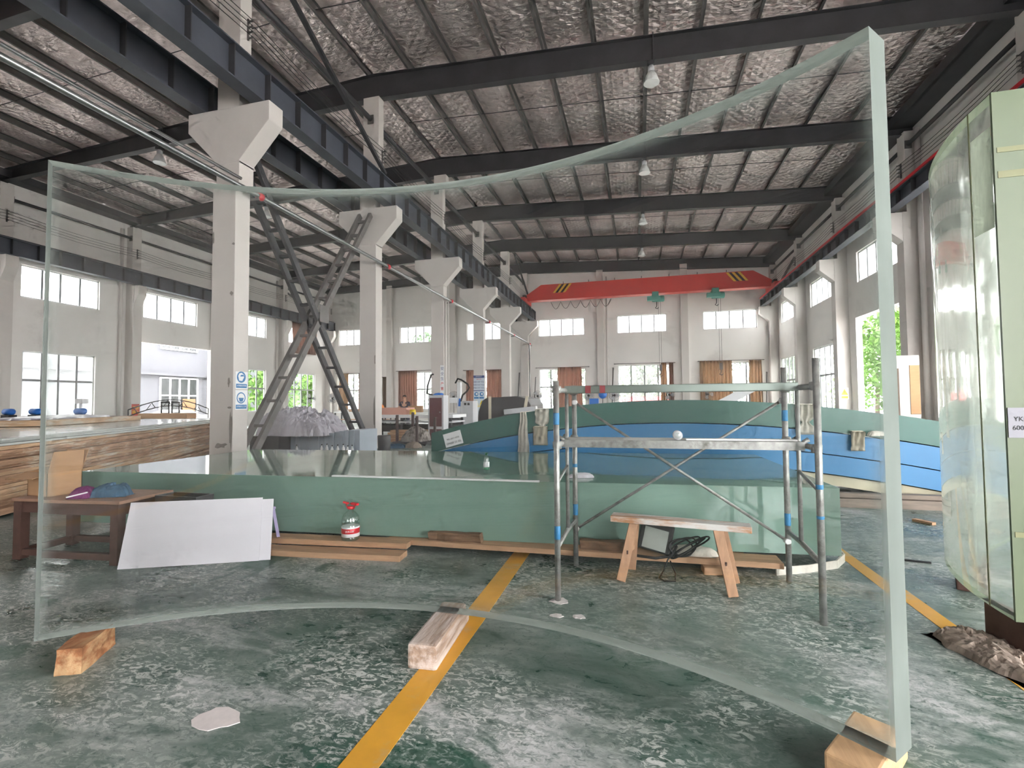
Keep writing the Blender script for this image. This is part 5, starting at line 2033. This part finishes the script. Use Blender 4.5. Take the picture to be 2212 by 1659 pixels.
# maroon cabinet with exhaust arm
t = thing('control_cabinet', (-8.0, 17.9, 0), 'grey-framed cabinet with maroon door beside the third column', 'cabinet')
x0, x1, y0, y1 = -7.82, -7.18, 17.4, 17.9
bm = nb()
add_box(bm, x0, x1, y0, y1, 0.0, 1.82)
obj('body', bm, GREYM, t, bevel=0.01)
for z0, z1 in ((0.62, 1.72), (0.08, 0.52)):
    bm = nb()
    add_box(bm, x0 + 0.07, x1 - 0.07, y0 - 0.012, y0 - 0.001, z0, z1)
    dd = obj('door', bm, MAROON, t)
    bm = nb()
    add_lathe(bm, [(0.02, -0.03), (0.025, 0)], (x1 - 0.14, y0 - 0.014, (z0 + z1) / 2), 10, 'Y')
    obj('knob', bm, GREYM, dd)
bm = nb()
add_tube(bm, [(x0 + 0.1, y0 + 0.25, 1.82), (x0 - 0.15, y0 + 0.25, 1.9), (x0 - 0.13, y0 + 0.25, 2.2), (x0 + 0.02, y0 + 0.25, 2.62), (x0 + 0.12, y0 + 0.25, 2.64)], 0.035, 10)
obj('exhaust_arm', bm, BLK, t)
bm = nb()
crumple(bm, -7.5, 17.65, 1.824, 0.4, 0.25, 0.12, 12, 6, 0, freq=6)
tag(obj('blue_cloth', bm, BLUET), 'blue cloth lying on the maroon-doored cabinet', 'cloth')
# cutting machine with hose
t = thing('cutting_machine', (-9.0, 24.2, 0), 'white upright cutting machine with a black looping hose', 'machine')
for nm, (a0, a1, b0, b1, c0, c1), m in (('base_cabinet', (-8.72, -8.12, 23.6, 24.4, 0, 1.62), GREYM), ('column_post', (-9.1, -8.92, 23.9, 24.15, 0.9, 2.6), WHT), ('cross_arm', (-10.4, -9.1, 23.85, 24.1, 1.52, 1.8), WHT), ('bed', (-10.6, -8.75, 23.5, 25.0, 0.75, 0.98), WHT), ('base_plinth', (-10.4, -8.9, 23.6, 24.9, 0, 0.75), BLACKW)):
    bm = nb()
    add_box(bm, a0, a1, b0, b1, c0, c1)
    obj(nm, bm, m, t, bevel=0.01)
bm = nb()
add_tube(bm, [(-9.15, 23.8, 2.55), (-9.0, 23.75, 2.78), (-8.8, 23.7, 2.72), (-8.45, 23.7, 2.5), (-8.35, 23.7, 2.3), (-8.5, 23.7, 2.1), (-8.72, 23.7, 1.92), (-8.82, 23.7, 1.6)], 0.045, 8)
obj('hose', bm, BLK, t)
bm = nb()
add_tube(bm, [(-8.86, 23.7, 1.75), (-8.9, 23.7, 1.35)], 0.06, 10)
obj('spindle', bm, BLUET, t)
for x in (-8.6, -8.42):
    bm = nb()
    add_box(bm, x, x + 0.12, 23.59, 23.601, 1.4, 1.52)
    obj('vent', bm, BLK, t)
# post rack with scraps
t = thing('post_rack', (-7.9, 16.5, 0), 'dark steel rack of four upright posts on a low base', 'rack')
bm = nb()
add_box(bm, -8.55, -7.2, 15.9, 17.1, 0.06, 0.14)
obj('base_frame', bm, STEEL, t)
for x, y, z in ((-8.4, 16.0, 1.1), (-8.22, 16.9, 1.18), (-7.62, 16.0, 1.06), (-7.32, 16.9, 1.0)):
    bm = nb()
    add_box(bm, x - 0.04, x + 0.04, y - 0.04, y + 0.04, 0.14, z)
    obj('post', bm, mat('rust_brown_steel', C(72, 56, 54), 0.6, var=0.2), t)
for x in (-8.4, -7.35):
    for y in (16.05, 16.95):
        bm = nb()
        add_lathe(bm, [(0.06, -0.02), (0.06, 0.02)], (x, y, 0.06), 12, 'X')
        obj('caster', bm, BLK, t)
bm = nb()
crumple(bm, -7.9, 16.5, 0.142, 1.0, 0.9, 0.55, 30, 12, 0.3, freq=5, sharp=0.9)
tag(obj('scrap_bag', bm, mat('mottled_bag', C(150, 142, 136), 0.7, var=0.3, scale=(9, 9, 9), col2=C(84, 76, 70), thr=(0.5, 0.6))), 'mottled bag of scraps lying in the post rack', 'bag')
bm = nb()
crumple(bm, -8.05, 15.2, 0.0, 0.7, 0.5, 0.2, 20, 13, 0.2, freq=5)
tag(obj('blue_tarp', bm, TEALCL), 'folded dark blue tarp on the floor by the second column', 'tarp')
bm = nb()
crumple(bm, -7.45, 15.35, 0.0, 0.55, 0.4, 0.26, 18, 14, -0.3, freq=5)
tag(obj('brown_sack', bm, RAG), 'brown sack slumped beside the dark blue tarp', 'sack')
for k in range(5):
    bm = nb()
    add_obox(bm, (-9.0 + 0.05 * k, 17.4 + 0.12 * k, 0.06 + 0.09 * k), 1.5, 0.5, 0.075, 0.1 * k - 0.2)
    tag(obj('pale_board', bm, WOOD), 'pale board in the low pile behind the post rack', 'board', 'pale boards behind the rack')
bm = nb()
add_lathe(bm, [(0.08, 0), (0.09, 0.01), (0.09, 0.25), (0.07, 0.26)], (-6.9, 16.2, 0), 14)
tag(obj('yellow_can', bm, YEL), 'small yellow can beside the post rack', 'can')

# --- further benches under the far windows
for k, (x, y, w, lb_) in enumerate(((-20.5, 33.5, 4.5, 'far bench with brown boards before the pink curtain'), (-2.6, 35.2, 3.2, 'far bench carrying blue bags below the fan'), (-14.5, 30.5, 3.0, 'far bench behind the cutting machine'), (-20.2, 17.5, 3.5, 'bench with pale top beyond the mauve film heap'))):
    t = thing('work_bench', (x, y, 0), lb_, 'workbench', 'far benches')
    bm = nb()
    add_box(bm, x - w / 2, x + w / 2, y - 0.5, y + 0.5, 0.85, 0.92)
    obj('bench_top', bm, WHT, t)
    for a in (-1, 1):
        for b in (-1, 1):
            bm = nb()
            add_box(bm, x + a * (w / 2 - 0.1) - 0.04, x + a * (w / 2 - 0.1) + 0.04, y + b * 0.42 - 0.04, y + b * 0.42 + 0.04, 0, 0.85)
            obj('leg', bm, STEEL, t)
    bm = nb()
    add_box(bm, x - w / 2 + 0.1, x + w / 2 - 0.1, y - 0.42, y + 0.42, 0.3, 0.34)
    obj('shelf', bm, CARD, t)
for k, (x, y, z, sx, sy, sz, m, nm, lb_, cat) in enumerate((
        (-2.95, 35.1, 0.92, 0.65, 0.35, 0.85, BLUET, 'blue_bag', 'square bright blue bag on the far bench', 'bag'),
        (-2.05, 35.2, 0.92, 0.3, 0.3, 0.5, BLUET, 'blue_jug', 'tall bright blue container on the far bench', 'container'),
        (-20.0, 33.4, 0.92, 2.8, 0.7, 0.22, WOOD, 'board_pile', 'flat brown package on the far bench before the pink curtain', 'package'),
        (-20.6, 17.4, 0.92, 2.4, 0.6, 0.24, CARD, 'carton', 'long brown carton on the pale bench beyond the film heap', 'carton'),
        (-14.6, 30.4, 0.92, 1.0, 0.5, 0.45, CARD, 'carton', 'brown carton on the bench behind the cutting machine', 'carton'))):
    bm = nb()
    add_obox(bm, (x, y, z + sz / 2 + 0.002), sx, sy, sz, 0.05 * k)
    tag(obj(nm, bm, m, bevel=0.03), lb_, cat)
bm = nb()
add_lathe(bm, [(0.05, -0.2), (0.27, -0.14), (0.3, 0.0), (0.27, 0.14), (0.05, 0.2)], (-2.35, 35.25, 2.05), 16, 'Y')
tag(obj('blue_drum', bm, BLUET), 'round bright blue drum fan head above the blue container', 'drum')
bm = nb()
add_tube(bm, [(-2.35, 35.25, 0.922), (-2.35, 35.25, 1.8)], 0.03, 8)
tag(obj('drum_stand', bm, STEELG), 'thin stand under the round blue drum', 'stand')
# white board leaning at a slant
bm = nb()
add_verts_faces(bm, [(4.9, 33.0, 0.9), (7.5, 33.0, 2.3), (7.5, 33.0, 2.42), (6.6, 33.0, 2.42), (4.9, 33.0, 1.5), (4.9, 33.1, 0.9), (7.5, 33.1, 2.3), (7.5, 33.1, 2.42), (6.6, 33.1, 2.42), (4.9, 33.1, 1.5)],
                [(0, 1, 2, 3, 4), (9, 8, 7, 6, 5), (0, 5, 6, 1), (1, 6, 7, 2), (2, 7, 8, 3), (3, 8, 9, 4), (4, 9, 5, 0)])
t = tag(obj('slanted_board', bm, GREYM), 'pale slanted conveyor side before the beige curtain', 'conveyor')
for x in (5.2, 6.8):
    bm = nb()
    add_box(bm, x - 0.05, x + 0.05, 33.02, 33.08, 0.0, 1.0 + (x - 4.9) * 0.5)
    obj('leg', bm, STEELG, t)
for k, (x, y, h, lb_) in enumerate(((-9.5, 38.6, 4.0, 'tall grey pole leaning in the corner behind the fifth column'), (-8.1, 38.5, 3.6, 'thin grey pole standing beside the silver drop pipe'), (-1.9, 38.6, 4.2, 'thin grey pole leaning on the far wall by the pilaster'), (9.0, 38.3, 3.6, 'dark pole standing in the corner past the beige curtain'))):
    bm = nb()
    add_tube(bm, [(x, y, 0), (x + 0.15, y + 0.4, h)], 0.05, 8)
    tag(obj('leaning_pole', bm, STEELG), lb_, 'pole')
# cardboard-faced panel near the right doorway
t = thing('board_cabinet', (9.3, 20.2, 0), 'tall white panel with a brown cardboard sheet on it, near the open doorway', 'panel')
bm = nb()
add_box(bm, 8.75, 9.42, 19.95, 20.1, 0, 3.05)
add_box(bm, 8.75, 9.42, 20.1, 20.7, 2.95, 3.05)
obj('body', bm, mat('off_white_panel', C(214, 204, 196), 0.7, var=0.05), t)
bm = nb()
add_box(bm, 9.12, 9.41, 19.93, 19.948, 1.0, 2.7)
obj('cardboard_face', bm, CARD, t)
bm = nb()
add_box(bm, 8.72, 8.79, 19.92, 19.949, 0.3, 2.6)
obj('edge_foam', bm, mat('brown_edge_foam', C(112, 98, 88), 0.9), t)

# --- things on the bench by the gate wall
for k, (x, y, m, lb_) in enumerate(((-21.2, 11.9, BLUET, 'blue power tool on the bench by the dusty window'), (-20.4, 12.2, BLUET, 'second blue power tool on the bench by the dusty window'), (-18.9, 12.7, BLUET, 'blue drill press on the end of the bench by the dusty window'))):
    t = thing('power_tool', (x, y, 1.1), lb_, 'tool', 'blue tools on the bench')
    bm = nb()
    add_box(bm, x - 0.2, x + 0.2, y - 0.12, y + 0.12, 1.106, 1.22)
    obj('base', bm, BLK, t, bevel=0.01)
    bm = nb()
    add_lathe(bm, [(0.05, -0.2), (0.11, -0.18), (0.11, 0.16), (0.04, 0.24)], (x, y, 1.33), 14, 'X')
    obj('motor', bm, m, t)
    if k == 2:
        bm = nb()
        add_tube(bm, [(x, y, 1.2), (x, y, 1.7)], 0.04, 8)
        obj('column', bm, WHT, t)
        bm = nb()
        add_box(bm, x - 0.12, x + 0.22, y - 0.1, y + 0.1, 1.6, 1.76)
        obj('head', bm, WHT, t)
t = thing('tool_bench', (-20.2, 12.2, 0), 'low dark bench carrying blue power tools by the dusty window', 'workbench')
bm = nb()
add_box(bm, -22.2, -18.3, 11.4, 13.0, 1.04, 1.1)
obj('bench_top', bm, GREYM, t)
for x in (-22.0, -18.5):
    for y in (11.5, 12.9):
        bm = nb()
        add_box(bm, x - 0.05, x + 0.05, y - 0.05, y + 0.05, 0, 1.04)
        obj('leg', bm, STEEL, t)

# --- the man at the far bench
def skin_mesh(name, verts, edges, radii, m, parent, sub=2):
    me = bpy.data.meshes.new(name)
    o0 = ORG[parent.name]
    me.from_pydata([Vector(v) - o0 for v in verts], edges, [])
    o = bpy.data.objects.new(name, me)
    COL.objects.link(o)
    o.parent = parent
    ORG[o.name] = o0
    o.modifiers.new('skin', 'SKIN')
    for k, r in enumerate(radii):
        me.skin_vertices[0].data[k].radius = (r, r) if not isinstance(r, tuple) else r
    me.skin_vertices[0].data[0].use_root = True
    s = o.modifiers.new('sub', 'SUBSURF')
    s.levels = s.render_levels = sub
    me.materials.append(m)
    return o


px, py_ = -10.25, 20.35
t = thing('person', (px, py_, 0), 'man in a dark t-shirt bending over the far machine bench, arms reaching out', 'person')
V = [(px, py_, 0.98), (px, py_ - 0.02, 1.15), (px, py_ - 0.06, 1.4), (px, py_ - 0.08, 1.5), (px - 0.01, py_ - 0.12, 1.6), (px - 0.01, py_ - 0.14, 1.72),
     (px - 0.19, py_ - 0.08, 1.44), (px - 0.3, py_ - 0.12, 1.22), (px - 0.5, py_ - 0.3, 1.2), (px - 0.58, py_ - 0.36, 1.19),
     (px + 0.19, py_ - 0.08, 1.44), (px + 0.24, py_ - 0.16, 1.2), (px + 0.02, py_ - 0.42, 1.16), (px - 0.05, py_ - 0.46, 1.15),
     (px - 0.1, py_, 0.9), (px - 0.12, py_ - 0.02, 0.5), (px - 0.13, py_ + 0.03, 0.08), (px - 0.13, py_ - 0.12, 0.04),
     (px + 0.1, py_, 0.9), (px + 0.12, py_ - 0.02, 0.5), (px + 0.13, py_ + 0.03, 0.08), (px + 0.13, py_ - 0.12, 0.04)]
V = [(a, b, c * 1.07) for a, b, c in V]
E_ = [(0, 1), (1, 2), (2, 3), (3, 4), (4, 5), (2, 6), (6, 7), (7, 8), (8, 9), (2, 10), (10, 11), (11, 12), (12, 13), (0, 14), (14, 15), (15, 16), (16, 17), (0, 18), (18, 19), (19, 20), (20, 21)]
R_ = [(0.15, 0.1), (0.14, 0.1), (0.16, 0.1), 0.06, 0.085, 0.07, 0.06, 0.045, 0.035, 0.03, 0.06, 0.045, 0.035, 0.03, 0.085, 0.06, 0.045, 0.035, 0.085, 0.06, 0.045, 0.035]
body = skin_mesh('body', V, E_, R_, SKIN, t)
skin_mesh('t_shirt', [V[0], V[1], V[2], (px, py_ - 0.07, 1.57), V[6], (px - 0.26, py_ - 0.11, 1.39), V[10], (px + 0.23, py_ - 0.13, 1.36)], [(0, 1), (1, 2), (2, 3), (2, 4), (4, 5), (2, 6), (6, 7)], [(0.17, 0.12), (0.165, 0.12), (0.18, 0.12), 0.07, 0.075, 0.065, 0.075, 0.065], NAVY, t)
skin_mesh('trousers', [V[0], V[14], V[15], (px - 0.13, py_ + 0.02, 0.1), V[18], V[19], (px + 0.13, py_ + 0.02, 0.1)], [(0, 1), (1, 2), (2, 3), (0, 4), (4, 5), (5, 6)], [(0.165, 0.12), 0.105, 0.08, 0.065, 0.105, 0.08, 0.065], NAVY, t)
bm = nb()
bmesh.ops.create_icosphere(bm, subdivisions=2, radius=0.1, matrix=Matrix.Translation((px - 0.01, py_ - 0.1, 1.82)) @ Matrix.Diagonal((0.9, 1.05, 0.85, 1)))
bmesh.ops.delete(bm, geom=[v for v in bm.verts if v.co.z < 1.8], context='VERTS')
obj('hair', bm, HAIR, t)
for dx in (-0.032, 0.032):
    bm = nb()
    bmesh.ops.create_icosphere(bm, subdivisions=1, radius=0.011, matrix=Matrix.Translation((px - 0.01 + dx, py_ - 0.215, 1.77)))
    obj('eye', bm, HAIR, body)
bm = nb()
add_lathe(bm, [(0.016, 0), (0.012, 0.02), (0.005, 0.045)], (px - 0.01, py_ - 0.222, 1.72), 8)
obj('nose', bm, SKIN, body)

# ================================================================ OUTDOORS
t = thing('white_building', (-41, 34, 0), 'white rendered building with a barred grid window across the yard from the gate', 'building')
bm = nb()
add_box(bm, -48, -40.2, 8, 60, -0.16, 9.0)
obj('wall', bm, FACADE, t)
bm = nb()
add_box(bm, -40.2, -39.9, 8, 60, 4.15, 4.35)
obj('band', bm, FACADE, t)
def far_window(y0, y1, z0, z1, cols, rows):
    bm = nb()
    add_box(bm, -40.26, -40.16, y0, y1, z0, z1)
    w = obj('window', bm, mat('dark_window', C(46, 48, 50), 0.25, var=0.2), t)
    for k in range(cols + 1):
        yy = y0 + (y1 - y0) * k / cols
        bm = nb()
        add_box(bm, -40.18, -40.08, yy - 0.06, yy + 0.06, z0, z1)
        obj('bar', bm, WHT, w)
    for k in range(rows + 1):
        z = z0 + (z1 - z0) * k / rows
        bm = nb()
        add_box(bm, -40.18, -40.08, y0, y1, z - 0.05, z + 0.05)
        obj('bar', bm, WHT, w)
    return w
far_window(33.2, 36.9, 0.85, 3.95, 4, 2)
far_window(33.2, 36.8, 6.5, 7.4, 4, 1)
far_window(15.0, 18.7, 5.5, 7.4, 4, 1)
far_window(22.5, 26.2, 6.5, 7.6, 4, 1)
bm = nb()
add_box(bm, -40.06, -40.02, 35.3, 36.6, 1.0, 2.1)
tag(obj('brown_board', bm, mat('ochre_board', C(110, 80, 50), 0.7, var=0.03)), 'ochre board leaning at the window of the white building', 'board')
bm = nb()
add_tube(bm, [(-39.75, 37.7, -0.16), (-39.75, 37.7, 9.0)], 0.1, 8)
tag(obj('rain_pipe', bm, STEELG), 'dark rain pipe on the white building', 'pipe')
# parked car
t = thing('parked_car', (-34.2, 29.8, -0.16), 'pale parked car outside the open gate', 'car')
CARM = mat('car_silver', C(226, 228, 230), 0.25, 0.2, var=0.02)
bm = nb()
body_ = [(27.6, 0.15), (32.0, 0.15), (32.1, 0.5), (31.8, 0.72), (30.9, 0.8), (30.2, 1.14), (29.0, 1.2), (28.2, 0.9), (27.5, 0.8)]
add_prism(bm, body_, -35.0, -33.3, 'X')
obj('car_body', bm, CARM, t, bevel=0.05)
bm = nb()
add_prism(bm, [(28.35, 0.86), (30.75, 0.84), (30.15, 1.1), (29.05, 1.14)], -33.31, -33.27, 'X')
obj('side_window', bm, mat('car_glass', C(120, 128, 134), 0.1), t)
for y in (28.4, 31.2):
    bm = nb()
    add_lathe(bm, [(0.3, -0.1), (0.32, -0.08), (0.32, 0.08), (0.3, 0.1)], (-33.35, y, 0.16), 20, 'X')
    w = obj('wheel', bm, BLK, t)
    bm = nb()
    add_lathe(bm, [(0.18, -0.02), (0.18, 0.02)], (-33.24, y, 0.16), 16, 'X')
    obj('hub', bm, GREYM, w)
bm = nb()
add_box(bm, -33.4, -33.26, 31.75, 32.05, 0.5, 0.62)
obj('tail_light', bm, REDS, t)
# arched iron frame standing by the gate
t = thing('iron_frame', (-26.2, 22.5, 0), 'black arched iron lattice frame with two square plates by the gate', 'frame')
for dz in (0.0, 0.35):
    bm = nb()
    add_tube(bm, [(-26.2, 19.9 + 0.5 * k, 0.95 + dz + 0.55 * math.sin(PI * k / 10)) for k in range(11)], 0.03, 6)
    obj('arch', bm, BLK, t)
for k in range(9):
    bm = nb()
    y = 20.4 + 0.5 * k
    z = 0.95 + 0.55 * math.sin(PI * (k + 1) / 10)
    add_tube(bm, [(-26.2, y, z), (-26.2, y + (0.25 if k % 2 else -0.25), z + 0.33)], 0.02, 6)
    obj('lattice_bar', bm, BLK, t)
for y in (22.0, 22.65):
    bm = nb()
    add_box(bm, -26.22, -26.18, y - 0.27, y - 0.19, 1.0, 1.75)
    add_box(bm, -26.22, -26.18, y + 0.19, y + 0.27, 1.0, 1.75)
    add_box(bm, -26.22, -26.18, y - 0.27, y + 0.27, 1.0, 1.1)
    add_box(bm, -26.22, -26.18, y - 0.27, y + 0.27, 1.65, 1.75)
    obj('square_plate', bm, BLK, t)
for y in (19.9, 24.9):
    bm = nb()
    add_tube(bm, [(-26.2, y, 0), (-26.2, y, 1.3)], 0.03, 6)
    obj('foot', bm, BLK, t)


def tree(x, y, h, r, m, label, group, n=2600, leaf=0.22, seed=0, low=0.0):
    rr = random.Random(seed)
    t = thing('tree', (x, y, -0.16), label, 'tree', group)
    bm = nb()
    add_tube(bm, [(x, y, -0.16), (x + 0.1, y, h * 0.35), (x, y + 0.1, h * 0.75)], [0.18, 0.14, 0.06], 8)
    obj('trunk', bm, BARK, t)
    bm = nb()
    blobs = [(x + rr.uniform(-0.6, 0.6) * r, y + rr.uniform(-0.6, 0.6) * r, low + (h - low) * rr.uniform(0.12, 0.9), r * rr.uniform(0.35, 0.6)) for _ in range(14)]
    for k in range(n):
        b = blobs[k % len(blobs)]
        d = Vector((rr.gauss(0, 1), rr.gauss(0, 1), rr.gauss(0, 1))).normalized() * b[3] * rr.uniform(0.6, 1.05)
        p = Vector(b[:3]) + d
        if p.z < low:
            continue
        u = Vector((rr.gauss(0, 1), rr.gauss(0, 1), rr.gauss(0, 1))).normalized()
        w = u.cross(Vector((rr.gauss(0, 1), rr.gauss(0, 1), rr.gauss(0, 1)))).normalized()
        s = leaf * rr.uniform(0.6, 1.2)
        a = [p - u * s, p + w * s * 0.5, p + u * s, p - w * s * 0.5]
        v = [bm.verts.new(q) for q in a]
        bm.faces.new(v)
    tag(obj('foliage', bm, m, t, recalc=False), kind='stuff')
    return t


for k, (x, y, h, r) in enumerate(((15.5, 31.5, 6.4, 2.6), (16.8, 36.5, 7.5, 3.0), (17.5, 42.5, 7.0, 3.0), (14.8, 27.0, 3.2, 1.8))):
    tree(x, y, h, r, LEAF, 'bright green leafy tree outside the open doorway', 'trees outside the doorway', 3600, 0.2, 20 + k, 0.8)
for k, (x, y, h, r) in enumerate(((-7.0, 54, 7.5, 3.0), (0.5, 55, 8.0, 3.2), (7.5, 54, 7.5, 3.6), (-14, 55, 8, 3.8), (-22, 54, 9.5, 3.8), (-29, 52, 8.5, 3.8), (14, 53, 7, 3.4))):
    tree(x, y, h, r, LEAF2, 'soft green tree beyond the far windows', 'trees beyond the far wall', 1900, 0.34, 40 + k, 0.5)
for k, (x, y, h, r) in enumerate(((-35.5, 41.5, 7.5, 2.7), (-36.0, 49.0, 7.5, 2.7))):
    tree(x, y, h, r, LEAF, 'green tree beyond the gate wall windows', 'trees beyond the gate wall', 2200, 0.26, 60 + k, 0.5)
# red fence beyond the far window
t = thing('red_fence', (0.5, 47, -0.16), 'red slatted fence outside the far window', 'fence')
for k in range(46):
    bm = nb()
    x = -3.0 + k * 0.16
    add_box(bm, x, x + 0.13, 47.0, 47.03, -0.16, 2.0)
    obj('slat', bm, REDS, t)
for z in (0.3, 1.7):
    bm = nb()
    add_box(bm, -3.0, 4.36, 47.03, 47.08, z, z + 0.08)
    obj('rail', bm, REDS, t)
bm = nb()
add_box(bm, 6.2, 7.6, 46.5, 47.2, -0.16, 2.6)
tag(obj('red_cabinet', bm, RED, bevel=0.03), 'red equipment box outside the corner window', 'box')
